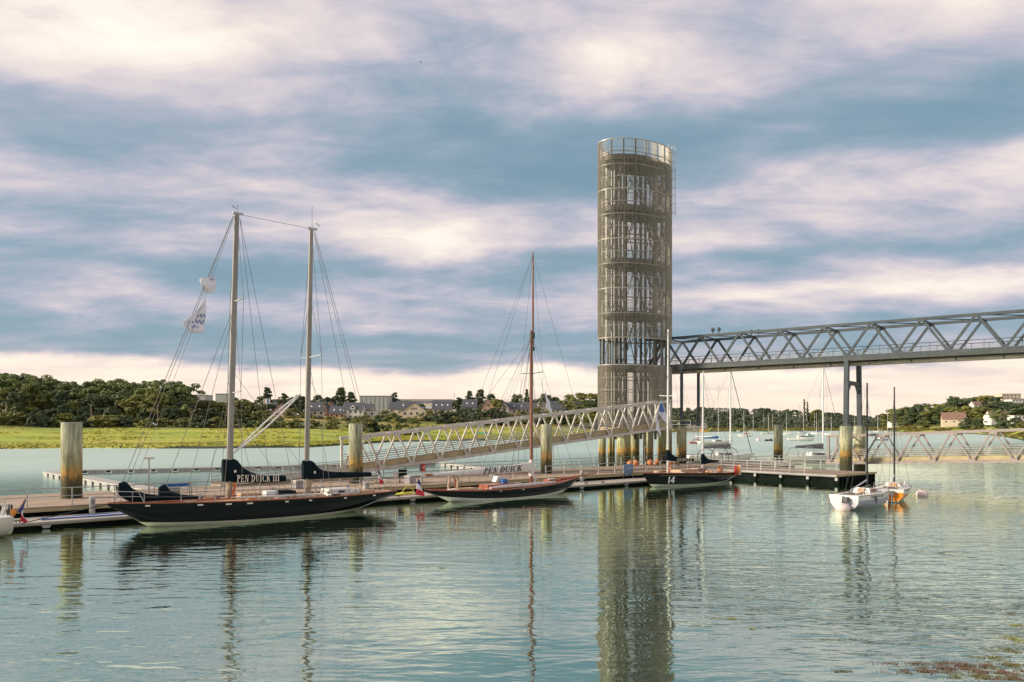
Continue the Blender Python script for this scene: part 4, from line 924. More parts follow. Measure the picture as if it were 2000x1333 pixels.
for (x, sx, sy, h, m_) in ((-1.0, 2.8, 1.5, .32, 'orangebuoy'), (1.0, 1.2, 1.2, .42, 'varnish'), (-5.0, .7, .7, .2, 'teak'), (3.3, 1.8, 1.6, .15, 'teak')):
    z0 = sh(x); b = MB(); b.loft([[(x - sx / 2, -sy / 2, z0 - .05), (x + sx / 2, -sy / 2, z0 - .05), (x + sx / 2, sy / 2, z0 - .05), (x - sx / 2, sy / 2, z0 - .05)], [(x - sx / 2 + .12, -sy / 2 + .1, z0 + h), (x + sx / 2 - .08, -sy / 2 + .1, z0 + h), (x + sx / 2 - .08, sy / 2 - .1, z0 + h), (x - sx / 2 + .12, sy / 2 - .1, z0 + h)]]); b.build('coachroof', M['teak' if m_ == 'orangebuoy' else m_], t)
lifelines(t, [-5.8, -4.4, -3, -1.6, -.2, 1.2, 2.6, 4, 5.4, 6.6], bm, sh, .6)
rail_loop(t, [(-5.8, -.65, 1.35), (-6.3, -.5, 1.95), (-7.1, 0, 2.0), (-6.3, .5, 1.95), (-5.8, .65, 1.35)], .02); rail_loop(t, [(6.2, -1.1, 1.0), (6.3, -1.05, 1.6), (7.0, -.9, 1.62), (7.0, .9, 1.62), (6.3, 1.05, 1.6), (6.2, 1.1, 1.0)], .02, name='pushpit')
for k, (x, y, m_) in enumerate(((6.3, -1.12, 'orange'), (5.9, -1.2, 'varnish'), (6.65, -1.05, 'pinkbuoy'), (5.5, -1.25, 'red'))):
    MB().tube([(x, y - .08, 1.75), (x, y - .14, 1.25), (x, y - .1, .7)], [.05, .13, .08], 8).build('hanging_bundle', M[m_], t, True)
MB().tube([(4.0, -.6, 1.1), (4.0, -.6, 1.35), (4.0, -.6, 1.7)], [.22, .25, .16], 10).build('horseshoe_buoy', M['orangebuoy'], t, True)
for k in range(5):
    x = -2.5 + k * 1.3; MB().tube([(x + .25 * math.cos(a), -.95 + .2 * math.sin(a), sh(x) + .05) for a in [i * .7 for i in range(12)]], .03, 5).build('rope_coil', M['orangebuoy' if k % 2 else 'whiterope'], t)
ropecoil(t, (-3.4, -.18, 2.1), 4, 'orangebuoy', h=.7)

# ---- small keelboats moored off the short arm
def mini(name, label, loc, ang, top, lower, mt_cabin, group=None, nm=None):
    t = thing(name, label, 'sailing boat', loc, ang, group)
    bm = curve([-3, -1.5, .3, 1.8, 2.7, 3.05], [1.06, 1.2, 1.14, .72, .28, .02]); sh = curve([-3, 0, 3.05], [.98, 1.0, 1.14]); kl = curve([-3, -1, 1.5, 2.6, 3.05], [.05, -.25, -.2, .02, .4])
    hm = boot_mat(name + '_paint', lower, (.62, .62, .60), .10, .3)
    hull(t, -3, 3.05, bm, sh, kl, hm, 24, 2.0); 
    # upper strake in a second colour
    for sg in (-1, 1):
        pts = [-3 + 6.0 * i / 20 for i in range(21)]
        b = MB(); b.loft([[(x, sg * (bm(x) * .985 + .012), sh(x) - .30), (x, sg * (bm(x) + .02), sh(x) + .02), (x, sg * (bm(x) - .03), sh(x) + .02)] for x in pts], False, closed=False); b.build('sheer_strake', top, t, True)
    b = MB(); b.prism([(-3.0, -.70, .06), (-3.0, .70, .06), (-3.02, 1.0, .45), (-3.04, 1.07, 1.0), (-3.04, -1.07, 1.0), (-3.02, -1.0, .45)], (.03, 0, 0)); b.build('transom', M['lilac'] if nm is None else top, t)
    MB().box((-3.05, 0, .88), (.03, 2.1, .24)).build('transom_strip', M['offwhite'], t)
    deck(t, -2.95, 3.0, bm, sh, M['offwhite'], drop=.0)
    z = 1.0
    b = MB(); b.loft([[(-.7, -.62, z - .02), (1.3, -.45, z + .03), (1.3, .45, z + .03), (-.7, .62, z - .02)], [(-.62, -.52, z + .38), (.75, -.36, z + .30), (.75, .36, z + .30), (-.62, .52, z + .38)]]); cb = b.build('cabin', M['offwhite'], t)
    for sg in (-1, 1): MB().box((.05, sg * .53, z + .2), (.75, .04, .17)).build('cabin_window', M[mt_cabin], cb)
    MB().box((-.70, 0, z + .18), (.06, .5, .34)).build('companionway', M['teak'], cb)
    for sg in (-1, 1):
        MB().tube([(x, sg * (bm(x) + .025), sh(x) + .02) for x in [-3 + 6.0 * i / 20 for i in range(21)]], .022, 5).build('rubbing_strake', M['darkrope'], t)
        MB().tube([(x, sg * (bm(x) * .985 + .016), sh(x) - .31) for x in [-3 + 5.6 * i / 20 for i in range(21)]], .012, 4).build('strake_line', M['lilac'], t)
    for x in (-1.2, .7): MB().tube([(x, -bm(x) - .09, sh(x) - .05), (x, -bm(x) - .13, sh(x) - .3), (x, -bm(x) - .1, sh(x) - .55)], [.04, .09, .05], 8).build('fender', M['greycloth' if x < 0 else 'whitecloth'], t, True) if nm is None else None
    for (x, y) in ((-2.2, -.5), (-1.5, .45), (-1.1, -.35)): MB().tube([(x + .18 * math.cos(a), y + .12 * math.sin(a), z + .05 + .01 * a) for a in [i * .8 for i in range(12)]], .025, 5).build('rope_coil', M['rope'], t)
    b = MB(); b.box((-1.8, 0, z + .022), (1.9, 1.0, .03)); b.build('cockpit', M['greycloth'], t)
    mast(t, .15, .98, 8.8, .065, .05, M['darkmast'], 0, oval=1.2, n=10)
    MB().tube([(.1, 0, 1.9), (-2.2, -.05, 1.28)], .05, 8).build('boom', M['lilac'], t)
    MB().tube([(-2.9, -.75, 1.3), (-2.0, -.8, 1.55), (-.6, -.6, 1.6)], .02, 5).build('guard_rail', M['galv'], t)
    for x in (-2.9, -2.0): MB().beam((x, -.85, .98), (x, -.8, 1.5), .025, .025).build('stanchion', M['galv'], t)
    for sg in (-1, 1):
        stay(t, (.15, 0, 7.6), (-.1, sg * 1.1, 1.05), .010); MB().tube([(2.0, sg * .5, 1.08), (2.1, sg * .48, 1.6), (2.95, sg * .1, 1.66)], .016, 5).build('pulpit', M['galv'], t)
    stay(t, (.15, 0, 7.7), (3.0, 0, 1.16), .010); stay(t, (.15, 0, 8.7), (-2.95, 0, 1.0), .010)
    o = MB().box((-3.25, -.30, .72), (.26, .24, .34)).build('outboard_motor', M['greycloth'], t); MB().tube([(-3.25, -.3, .52), (-3.28, -.3, -.25)], .07, 8).build('motor_leg', M['greycloth'], o)
    b = MB(); b.prism([(-3.06, .0, .95), (-3.06, .0, -.3), (-3.4, 0, -.3), (-3.3, 0, .95)], (0, .06, 0)); b.build('rudder', M['offwhite'], t)
    return t, bm, sh
a_w = R(38); p_w = Vector((25.15, 54.55, 0))
t, bm, sh = mini('small_keelboat', 'small white and pale grey sailing boat with black mast and pink buoy at its stern', p_w, a_w, M['offwhite'], (.42, .43, .50), 'varnish')
lettering('PEN DUICK DDD', .13, lambda x, z: (-1.7 + x, -bm(-1.7 + x) - .04, .80 + z), M['letterd'], t, .1, squeeze=1.35)
a_o = R(56); p_o = Vector((28.6 + 1.3, 57.6 + 2.5, 0))
t, bm, sh = mini('small_keelboat', 'small orange hulled sailing boat with white deck beside the pale grey one', p_o, a_o, M['offwhite'], (.80, .27, .015), 'varnish', nm=1)
MB().prism([(-3.04, -.68, .12), (-3.04, .68, .12), (-3.06, .99, .45), (-3.07, 1.03, .76), (-3.07, -1.03, .76), (-3.06, -.99, .45)], (.03, 0, 0)).build('transom_panel', M['orange'], t)
lettering('PEN DUICK', .12, lambda x, z: (-2.6 + x, -bm(-2.6 + x) - .04, .82 + z), M['letterd'], t, .1, squeeze=1.3)
def buoy(c, r, m_, label, group=None, name='mooring_buoy'):
    t = thing(name, label, 'buoy', c, 0, group)
    MB().ball((0, 0, r * .35), r, 14, 9, (1.25, 1.1, .9)).build('float', M[m_], t, True); MB().tube([(-r * 1.3, 0, r * .3), (-r * 1.9, .1, -.02), (-r * 2.2, .2, -.05)], .03, 5).build('rope', M['rope'], t)
    MB().tube([(r * .2 * math.cos(a), 0, r * 1.22 + r * .2 * math.sin(a)) for a in [i * .7 for i in range(10)]], .02, 5).build('ring', M['darksteel'], t); return t
buoy(at(1646, 990, 52.2).xy.to_3d(), .40, 'pinkbuoy', 'pale pink mooring buoy touching the stern of the pale grey sailing boat')
buoy(at(1801, 968, 63.0).xy.to_3d(), .40, 'pinkbuoy', 'lone pale buoy on open water beyond the orange boat')

# ---- stern of a cream yacht entering the frame by the first flag
t = thing('moored_yacht', 'rounded cream stern of a moored yacht with cluttered pushpit at the ledge', 'yacht', P(-49.3, -2.0), UANG)
bm = curve([-5, -3, 0, 3, 5.2], [.03, .9, 1.55, 1.6, 1.25]); sh = curve([-5, 0, 5.2], [1.35, 1.1, 1.08]); kl = curve([-5, -4, 0, 4, 5.2], [1.0, -.1, -.6, -.15, .1])
hull(t, -5, 5.2, bm, sh, kl, boot_mat('cream_hull_paint', (.62, .56, .48), (.30, .12, .08), .06, .3), 30, 2.2); deck(t, -4.9, 5.15, bm, sh, M['offwhite'], drop=.02); toerail(t, -4.9, 5.15, bm, sh, M['offwhite'])
b = MB(); b.loft([[(-2, -.9, 1.08), (1.8, -1.0, 1.06), (1.8, 1.0, 1.06), (-2, .9, 1.08)], [(-1.5, -.7, 1.5), (1.7, -.85, 1.5), (1.7, .85, 1.5), (-1.5, .7, 1.5)]]); cb = b.build('cabin', M['offwhite'], t)
for x in (-.6, .6): MB().box((x, -.86, 1.3), (.7, .12, .16)).build('cabin_window', M['glass'], cb)
mast(t, -.9, 1.4, 12.5, .09, .07, M['whitemast'], 0); cover(t, [-.9, .5, 2.8], [2.6, 2.3, 2.2], [2.0, 2.0, 2.05], [.18, .17, .1], M['navycloth'], 'boom_cover')
rail_loop(t, [(3.8, -1.4, 1.08), (3.9, -1.35, 1.7), (5.1, -1.15, 1.72), (5.15, 1.15, 1.72), (3.9, 1.35, 1.7), (3.8, 1.4, 1.08)], .02, name='pushpit')
for (x, y) in ((5.05, -1.1), (5.1, 0), (5.05, 1.1), (4.5, -1.25)): rail_loop(t, [(x, y, 1.06), (x, y, 1.72)], .018, name='pushpit')
for k in range(4): ropecoil(t, (4.3 + .25 * k, -1.1 + .1 * k, 1.72), 3, ('rope', 'darkrope', 'whiterope', 'darkrope')[k], h=.5)
MB().tube([(5.15, -1.05, 1.15), (5.2, -1.05, 1.3), (5.15, -1.05, 1.5)], [.08, .13, .07], 8).build('fender', M['orange'], t, True)

# ------------------------------------------------------------------ flags
def flagmesh(parent, pts_fn, nu, nv, mats, name='cloth'):
    """cloth split in vertical bands of equal width; pts_fn(u, v) -> local point"""
    nb = len(mats)
    for k in range(nb):
        b = MB(); rings = []
        for i in range(nu + 1):
            u = (k + i / nu) / nb; rings.append([pts_fn(u, j / nv) for j in range(nv + 1)])
        b.loft(rings, False, closed=False); o = b.build(name, M[mats[k]], parent, True)
        md = o.modifiers.new('thickness', 'SOLIDIFY'); md.thickness = .006; md.offset = 0
def quay_px(px, py, p):                 # point on the vertical plane across-quay = p seen at a photograph pixel (measuring aid)
    d = (49.6 + p) / (.77 - .638 * (px - 1000) / F); return at(px, py, d)
def ensign(base, top, label, w0, w1, drop, lean, group='French tricolours at the yacht sterns'):
    base = Vector(base); top = Vector(top); t = thing('tricolour_flag', label, 'flag', base, 0, group); L = top - base
    MB().tube([(0, 0, 0), L * 1.03], .02, 6).build('pole', M['varnish'], t)
    st = L * .98; pd = -L.normalized()
    def fn(u, v):       # short hoist at the pole head, cloth hanging limp below it and spreading
        w = w0 + (w1 - w0) * u; a = st + pd * (w0 * v * (1 - u)) + Vector((0, 0, -drop * u))
        a += U * (lean * u + (v - .5 * u) * w * u) + Vector((0, 0, -.22 * w * v * u))
        return a + NV * (.09 * math.sin(u * 5 + v * 7) * u) + U * (.04 * math.sin(u * 8 + 1))
    flagmesh(t, fn, 8, 10, ['flagblue', 'flagwhite', 'flagred']); return t
ensign(quay_px(28, 1008, -3.0), quay_px(50, 974, -3.0), 'French tricolour on a slanted pole at the cream yacht stern', .75, .38, 1.15, -.12)
ensign(quay_px(756, 958, -2.4), quay_px(736, 912, -2.4), 'half furled French tricolour on the schooner stern', .5, .42, 1.15, .3)
ensign(quay_px(831, 957, -2.0), quay_px(815, 933, -2.0), 'French tricolour hanging over the stern of the red-decked cutter', .35, .85, 1.2, .12)
def pennant(name, label, poly, yc, marks, loc, group='white flags flown from the yacht stays', mt='flagwhite', wav=.10):
    """white stay flag: outline poly in the (quay-along, up) plane, rippled, with printed marks"""
    t = thing(name, label, 'flag', loc, UANG, group)
    def pt(x, z): return (x, wav * math.sin(x * 6 + z * 3.1) + .5 * wav * math.sin(z * 7), z)
    # poly given as two edges: left and right lists from top to bottom
    le, ri = poly; n = 14; rings = []
    def ed(e, u):
        k = u * (len(e) - 1); i = min(int(k), len(e) - 2); f = k - i; return (e[i][0] + (e[i + 1][0] - e[i][0]) * f, e[i][1] + (e[i + 1][1] - e[i][1]) * f)
    def uv(u, v):
        a, c = ed(le, u), ed(ri, u); return pt(a[0] + (c[0] - a[0]) * v, a[1] + (c[1] - a[1]) * v)
    b = MB(); b.loft([[uv(i / n, j / n) for j in range(n + 1)] for i in range(n + 1)], False, closed=False); o = b.build('cloth', M[mt], t, True)
    md = o.modifiers.new('thickness', 'SOLIDIFY'); md.thickness = .006; md.offset = 0
    for (mm, strokes) in marks:
        b = MB()
        for pl in strokes: b.poly([tuple(Vector(uv(u, v)) + Vector((0, -.025, 0))) for u, v in pl])
        me = bpy.data.meshes.new('printed_mark'); me.from_pydata(b.v, [], b.f); me.update(); obj('printed_mark', me, M[mm], t)
    return t
def strk(pts, w=.035):
    out = []
    for (a, b_) in zip(pts[:-1], pts[1:]):
        du, dv = b_[0] - a[0], b_[1] - a[1]; l = math.hypot(du, dv) or 1; nu_, nv_ = -dv / l * w / 2, du / l * w / 2
        out.append([(a[0] + nu_, a[1] + nv_), (b_[0] + nu_, b_[1] + nv_), (b_[0] - nu_, b_[1] - nv_), (a[0] - nu_, a[1] - nv_)])
    return out
def squig(u0, v0, v1, n, h): return strk([(u0 + h * math.sin(i * 2.1), v0 + (v1 - v0) * i / n) for i in range(n + 1)], .03)
# on the schooner forestay (stay passes x -5.2 at 9.9 m and x -3.9 at 13.2 m in the schooner frame)
q = P(-30.75, -2.6)
pennant('stay_flag', 'crumpled white flag high on the schooner forestay', ([(-3.32, 14.72), (-3.95, 14.50), (-3.80, 13.92), (-3.5, 13.7)], [(-3.08, 14.78), (-2.98, 14.5), (-3.0, 14.2), (-3.15, 13.75)]), 0, [('blue', squig(.25, .55, .9, 5, .08))], q)
pennant('stay_flag', 'white flag with blue script lower on the schooner forestay', ([(-3.62, 13.35), (-4.1, 12.6), (-4.95, 11.8), (-4.45, 11.2)], [(-3.58, 13.35), (-3.62, 12.55), (-3.64, 11.85), (-3.74, 11.3)]), 0, [('blue', squig(.45, .45, .95, 7, .05) + squig(.62, .35, .95, 8, .06) + squig(.78, .3, .6, 4, .05))], q)
q = P(-10.35, -1.85)
pennant('stay_flag', 'limp white flag on the cutter forestay above the long ramp', ([(4.05, 8.75), (3.95, 8.0), (4.1, 7.3), (4.55, 6.75)], [(4.08, 8.78), (4.35, 8.1), (4.7, 7.5), (4.72, 6.8)]), 0, [], q)
q = P(12.4, -2.5)
pennant('stay_flag', 'white flag with blue square emblem on the forestay of yacht number 14', ([(-4.65, 8.05), (-4.92, 7.45), (-4.98, 6.95), (-4.0, 6.2)], [(-4.6, 8.1), (-4.1, 7.55), (-3.8, 6.85), (-3.72, 5.95)]), 0, [('blue', [[(.12, .18), (.12, .95), (.58, .85), (.58, .1)]]), ('flagwhite', strk([(.42, .2), (.34, .4), (.40, .6), (.30, .8)], .035))], q, wav=.03)
pennant('stay_flag', 'plain white flag folded below the emblem flag of yacht number 14', ([(-5.15, 6.9), (-5.35, 6.0), (-5.3, 5.4), (-4.7, 4.75)], [(-5.1, 6.95), (-4.85, 6.1), (-4.6, 5.6), (-4.5, 4.85)]), 0, [], q)
# ------------------------------------------------------------------ fittings on the quay
def tlamp(s, p, h, label):
    t = thing('dock_lamp', label, 'lamp', P(s, p, DZ), UANG - R(35), 'T-shaped lamps on the quay')
    MB().tube([(0, 0, -.02), (0, 0, h)], .05, 8).build('post', M['galv'], t); MB().box((0, 0, h + .05), (.62, .24, .10)).build('lamp_head', M['alu'], t); MB().box((0, 0, h - .015), (.5, .16, .02)).build('diffuser', M['white'], t)
    MB().box((0, 0, .02), (.22, .22, .04)).build('base_plate', M['darksteel'], t)
tlamp(on_p(291, 6), 6, 2.6, 'T-shaped lamp post on the deck behind the schooner bow sails')
tlamp(on_p(1259, 8), 8, 2.4, 'T-shaped lamp post on the deck below the tower')
tlamp(on_p(735, 7.4), 7.4, 2.5, 'T-shaped lamp post beside the pile at the ramp foot')
tlamp(on_p(1080, 12), 12, 2.7, 'T-shaped lamp post behind the wooden mast of the cutter')
def pedestal(px, p, label, z=LZ):
    t = thing('power_pedestal', label, 'pedestal', P(on_p(px, p), p, z), UANG, 'grey power pedestals on the ledge')
    MB().tube([(0, 0, -.02), (0, 0, .98)], .17, 12).build('body', M['galv'], t, True); MB().tube([(0, 0, .98), (0, 0, 1.05)], [.19, .14], 12).build('cap', M['alu'], t)
    for k in range(3): MB().box((-.08 + .08 * k, -.165, .78 - .1 * (k % 2)), (.05, .05, .06)).build('socket', M['black'], t)
pedestal(180, 2.9, 'grey power pedestal on the ledge near the schooner bow'); pedestal(1136, 3.0, 'grey power pedestal on the ledge at the cutter bowsprit'); pedestal(716, 3.0, 'grey power pedestal on the ledge by the schooner stern')
t = thing('fire_point', 'red fire extinguisher cabinet on a post behind the cutter stern', 'fire cabinet', P(on_p(826, 6), 6, DZ), UANG)
MB().beam((0, .1, -.02), (0, .1, .9), .07, .07).build('post', M['galv'], t); MB().box((0, 0, 1.22), (.34, .2, .72)).build('cabinet', M['red'], t); MB().box((-.22, .02, 1.22), (.1, .2, .72)).build('side_panel', M['greycloth'], t)
MB().ball((.04, -.1, 1.25), .06, 8, 5, (1, .3, 1.6)).build('emblem', M['white'], t); MB().box((.12, -.05, .62), (.48, .03, .32)).build('notice', M['white'], t)
t = thing('notice_lectern', 'dark information lectern with pale panel on the deck behind the quay railing', 'lectern', P(on_p(787, 6.4), 6.4, DZ), UANG)
for x in (-.3, .3): MB().beam((x, 0, -.02), (x * .9, .1, .8), .07, .07).build('leg', M['black'], t)
MB().box((0, .05, .85), (.8, .08, .55)).build('panel', M['caisson'], t); MB().box((-.72, 0, .75), (.45, .04, .5)).build('side_notice', mat('pale_pink_notice', (.62, .48, .46), .7), t)
MB().beam((-.72, .03, -.02), (-.72, .03, .6), .05, .05).build('leg', M['galv'], t)
t = thing('banner', 'blue banner panel tied to the railing beside yacht number 14', 'banner', P(on_p(1228, 3.2), 3.25, LZ), UANG)
b = MB(); b.loft([[(x, -.02 - .04 * math.sin(x * 7), z) for z in (.25, .6, 1.0, 1.45)] for x in [-.75 + i * .15 for i in range(11)]], False, closed=False); o = b.build('cloth', M['bluegrey'], t, True)
md = o.modifiers.new('thickness', 'SOLIDIFY'); md.thickness = .02
for x in (-.72, .72): MB().beam((x, .03, -.02), (x, .03, 1.5), .04, .04).build('frame_post', M['galv'], t)
MB().tube([(x, -.08 - .04 * math.sin(x * 7), 1.0 + .12 * math.sin(x * 5)) for x in [-.3 + .06 * i for i in range(11)]], .03, 4).build('printed_mark', M['flagwhite'], t)
t = thing('hose_pile', 'tangle of yellow hose on the ledge between schooner and cutter', 'hose', P(on_p(785, 1.6), 1.6, LZ), UANG)
for k in range(5):
    MB().tube([(-.9 + .35 * k + (.75 - .05 * k) * math.cos(a), .45 * math.sin(a) + .1 * math.sin(3 * a), .05 + .03 * k) for a in [i * .35 for i in range(19)]], .04, 6).build('coil', M['yellow'], t, True)
MB().tube([(.2 + 1.1 * u, .3, .06 + .55 * math.sin(math.pi * u) ** .6) for u in [i / 14 for i in range(15)]], .04, 6).build('loop', M['yellow'], t, True)
t = thing('rope_bundle', 'blue ropes laid along the ledge in front of the schooner bow', 'rope', P(-42.3, 1.2, LZ), UANG)
for k in range(4):
    MB().tube([(6.0 * u, -.2 + .2 * k + .10 * math.sin(u * 9 + k), .035 + .02 * (k % 2)) for u in [i / 16 for i in range(17)]], .045, 5).build('strand', M['blue' if k != 1 else 'flagwhite'], t, True)
MB().ball((6.2, .0, .12), .28, 10, 6, (1.3, .9, .5)).build('canvas_cover', M['navycloth'], t, True)
def bollard(s, label):
    t = thing('mooring_cleat', label, 'cleat', P(s, .45, LZ), UANG, 'mooring cleats on the ledge')
    MB().tube([(-.22, 0, .14), (.22, 0, .14)], .035, 6).build('horn', M['darksteel'], t)
    for x in (-.08, .08): MB().beam((x, 0, -.01), (x, 0, .14), .05, .05).build('leg', M['darksteel'], t)
for s_ in (-43.5, -37.5, -20.6, -19.2, .8, 3.0): bollard(s_, 'dark steel mooring cleat bolted to the ledge edge')
for k, s_ in enumerate((-45.5, -40.3, -3.5, 7.0)):
    t = thing('deck_box', 'small grey locker box standing on the deck boards', 'box', P(-34 + k * 9.5, 5.5 + .8 * (k % 2), DZ), UANG + .2 * k, 'grey lockers on the quay deck')
    MB().box((0, 0, .3), (.9, .55, .6)).build('body', M['rubber'], t); MB().box((0, -.01, .63), (.96, .62, .07)).build('lid', M['alu'], t)
t = thing('bench', 'light metal bench frame on the deck behind the schooner mast', 'bench', P(-33.6, 5.2, DZ), UANG)
for y in (-.2, 0, .2): MB().box((0, y, .46), (1.8, .16, .05)).build('seat_slat', M['alu'], t)
for x in (-.75, .75): MB().beam((x, -.22, -.01), (x, -.22, .44), .06, .06).build('leg', M['galv'], t); MB().beam((x, .22, -.01), (x, .22, .85), .06, .06).build('leg', M['galv'], t)
MB().box((0, .25, .78), (1.8, .05, .2)).build('back_slat', M['blue'], t)
# orange fender buoys stored along the outer edge below the tower
for k, px in enumerate((1231, 1242, 1262, 1270, 1284, 1300, 1309, 1318)):
    p_ = 11.6 + .5 * (k % 3); t = thing('stored_buoy', 'orange buoy stored in a row on the deck below the tower', 'buoy', P(on_p(px, p_), p_, DZ), k, 'orange buoys stored on the quay deck')
    MB().ball((0, 0, .36), .36, 10, 7, (1.1, 1, 1)).build('float', M['orangebuoy' if k not in (2, 5) else 'caisson'], t, True); MB().tube([(.1 * math.cos(a), 0, .74 + .08 * math.sin(a)) for a in [i * .7 for i in range(9)]], .02, 5).build('eye', M['darksteel'], t)
# steel hoops of the boat racks on the outer edge
for (px, r_) in ((1379, 1.12), (1406, 1.18), (1426, 1.1), (1548, .85), (1580, .85)):
    t = thing('rack_hoop', 'round steel hoop of a boat rack on the outer deck edge', 'hoop', P(on_p(px, 12.2), 12.2, DZ), UANG - R(40), 'steel hoops on the outer quay edge')
    MB().tube([(r_ * math.cos(a), 0, .75 + r_ * math.sin(a)) for a in [math.pi * i / 16 for i in range(17)]], .055, 8).build('hoop', M['galv'], t, True)
    for sg in (-1, 1): MB().beam((sg * r_, 0, -.02), (sg * r_, 0, .76), .09, .09).build('leg', M['galv'], t)
t = thing('boat_ladder', 'small metal ladder frame by the landing of the right-hand ramp', 'ladder', P(33.2, 1.2, DZ), UANG)
for x in (-.3, .3): MB().tube([(x, 0, -1.0), (x, 0, 1.0), (x, .3, 1.15)], .03, 6).build('stile', M['galv'], t)
for k in range(5): MB().tube([(-.3, 0, -.6 + .3 * k), (.3, 0, -.6 + .3 * k)], .022, 5).build('rung', M['galv'], t)
buoy(Vector((-41.5, 76.5, 0)), .38, 'orangebuoy', 'orange buoy floating beside the slanting narrow dock')
buoy(at(1481, 861, 297).xy.to_3d(), .7, 'pinkbuoy', 'white marker buoy on the anchorage beyond the lone outer pile', 'marker buoys on the anchorage'); buoy(at(1497, 862, 287).xy.to_3d(), .6, 'black', 'dark marker buoy on the anchorage beyond the lone outer pile', 'marker buoys on the anchorage'); buoy(at(1505, 861, 290).xy.to_3d(), .7, 'black', 'dark marker buoy on the anchorage beyond the lone outer pile', 'marker buoys on the anchorage')

# ------------------------------------------------------------------ yachts moored beyond the quay
CACHE = {}
def small_hull(L, kind):
    key = (round(L), kind)
    if key in CACHE: return CACHE[key]
    L = float(round(L)); h = L / 2; B = L * (.155 if kind == 's' else .18)
    bm = curve([-h, -h * .5, 0, h * .5, h * .85, h], [B * .72, B * .95, B, B * .72, B * .25, .02]); sh = curve([-h, 0, h], [L * .095, L * .09, L * .13]); kl = curve([-h, -h * .7, 0, h * .75, h], [.25, -.1, -.3, -.05, L * .1])
    t = thing('tmp_proto', None, None); hu = hull(t, -h, h, bm, sh, kl, None, 18, 2.2, nj=6); de = deck(t, -h, h, bm, sh, None, 10, .02)
    z = L * .085; b = MB()
    if kind == 's': b.loft([[(-h * .15, -B * .6, z), (h * .45, -B * .42, z + .05), (h * .45, B * .42, z + .05), (-h * .15, B * .6, z)], [(-h * .12, -B * .5, z + L * .05), (h * .3, -B * .33, z + L * .04), (h * .3, B * .33, z + L * .04), (-h * .12, B * .5, z + L * .05)]])
    else: b.loft([[(-h * .3, -B * .7, z), (h * .35, -B * .55, z + .05), (h * .35, B * .55, z + .05), (-h * .3, B * .7, z)], [(-h * .25, -B * .6, z + L * .14), (h * .12, -B * .45, z + L * .13), (h * .12, B * .45, z + L * .13), (-h * .25, B * .6, z + L * .14)]])
    cab = b.mesh('cabin'); w = MB().box((h * .08, 0, z + L * (.03 if kind == 's' else .095)), (h * .36, B * 1.12, L * .018 if kind == 's' else L * .04)).mesh('cabin_window')
    m_ = MB().tube([(h * .12, 0, z), (h * .12, 0, 1)], 1, 4).mesh('x')
    r = (hu.data, de.data, cab, w, h, B, z, L)
    for o in (hu, de, t): bpy.data.objects.remove(o)
    CACHE[key] = r; return r
def matd(me, m_): 
    c = me.copy(); c.materials.clear(); c.materials.append(m_); return c
MC = {}
def small_boat(px, py, L, ang, hullm, label, mast_y=None, coverm=None, kind='s', mpx=None, cat='sailing boat', mastm='whitemast', boot=True, group='boats on the anchorage', d=None):
    d = d or CAMZ * F / (py - HOR); c = at(px, py, d); hu, de, cab, w, h, B, z, L = small_hull(L, kind)
    t = thing('moored_sailboat' if kind == 's' else 'moored_motorboat', label, cat, (c.x, c.y, 0), ang, group)
    def shared(me, mm):
        k = (me.name, mm)
        if k not in MC: MC[k] = matd(me, M[mm])
        return MC[k]
    obj('hull', shared(hu, hullm), None, t); obj('deck', shared(de, 'offwhite'), None, t); co = obj('cabin', shared(cab, 'offwhite'), None, t); obj('cabin_window', shared(w, 'glass'), None, co)
    if mast_y is not None:
        zt = CAMZ + (HOR - mast_y) / F * d; x = h * .15; r = max(.06, d * .00022)
        MB().tube([(x, 0, z), (x, 0, zt)], [r, r * .7], 6).build('mast', M[mastm], t); ws = max(.016, d * .00006)
        MB().beam((x, -B * .7, zt * .55), (x, B * .7, zt * .55), r * .8, r * .8).build('spreader', M[mastm], t)
        stay(t, (x, 0, zt), (h * .97, 0, z + .3), ws); stay(t, (x, 0, zt), (-h * .97, 0, z + .2), ws)
        for sg in (-1, 1): stay(t, (x, 0, zt * .97), (x - .1, sg * B * .9, z), ws)
        cm = coverm or 'whitecloth'
        cover(t, [-h * .75, -h * .3, x - .05], [z + L * .115, z + L * .13, z + L * .16], [z + L * .085] * 3, [L * .010, L * .018, L * .022], M[cm], 'boom_cover', n=6)
    return t
small_boat(1362, 866.5, 6, R(20), 'red', 'small red hulled sailing boat moored beyond the quay', 800, 'red', mastm='darkmast')
small_boat(1398, 869, 11, R(12), 'offwhite', 'white cruising yacht with spray hoops and blue sail cover beyond the quay', 752, 'blue')
small_boat(1470, 843, 8, R(10), 'white', 'white sailing boat moored on the anchorage', 806)
small_boat(1466, 838, 8, R(170), 'white', 'white sailing boat moored on the anchorage', 808)
small_boat(1491, 840.5, 8, R(30), 'blue', 'blue sailing boat moored on the anchorage', 806, 'blue')
small_boat(1499, 848, 9, R(5), 'white', 'white sailing boat with green cover left of the lone outer pile', 809, 'green')
small_boat(1538, 849.5, 8, R(165), 'white', 'white sailing boat right of the lone outer pile', 806)
small_boat(1539, 838, 7, R(0), 'red', 'red sailing boat far out on the anchorage', 815, 'red')
small_boat(1551, 840, 8, R(15), 'white', 'white sailing boat moored on the anchorage', 818)
small_boat(1563, 839.5, 9, R(190), 'white', 'white sailing boat with tall mast on the anchorage', 789)
small_boat(1568, 847, 8, R(20), 'white', 'white sailing boat with bright blue cover on the anchorage', 800, 'blue')
small_boat(1579, 853.5, 7, R(10), 'green', 'green open motorboat moored on the anchorage', None, None, 'm', cat='motorboat')
small_boat(1565, 861.5, 10, R(-8), 'white', 'long white motor yacht moored on the anchorage', None, None, 'm', cat='motorboat')
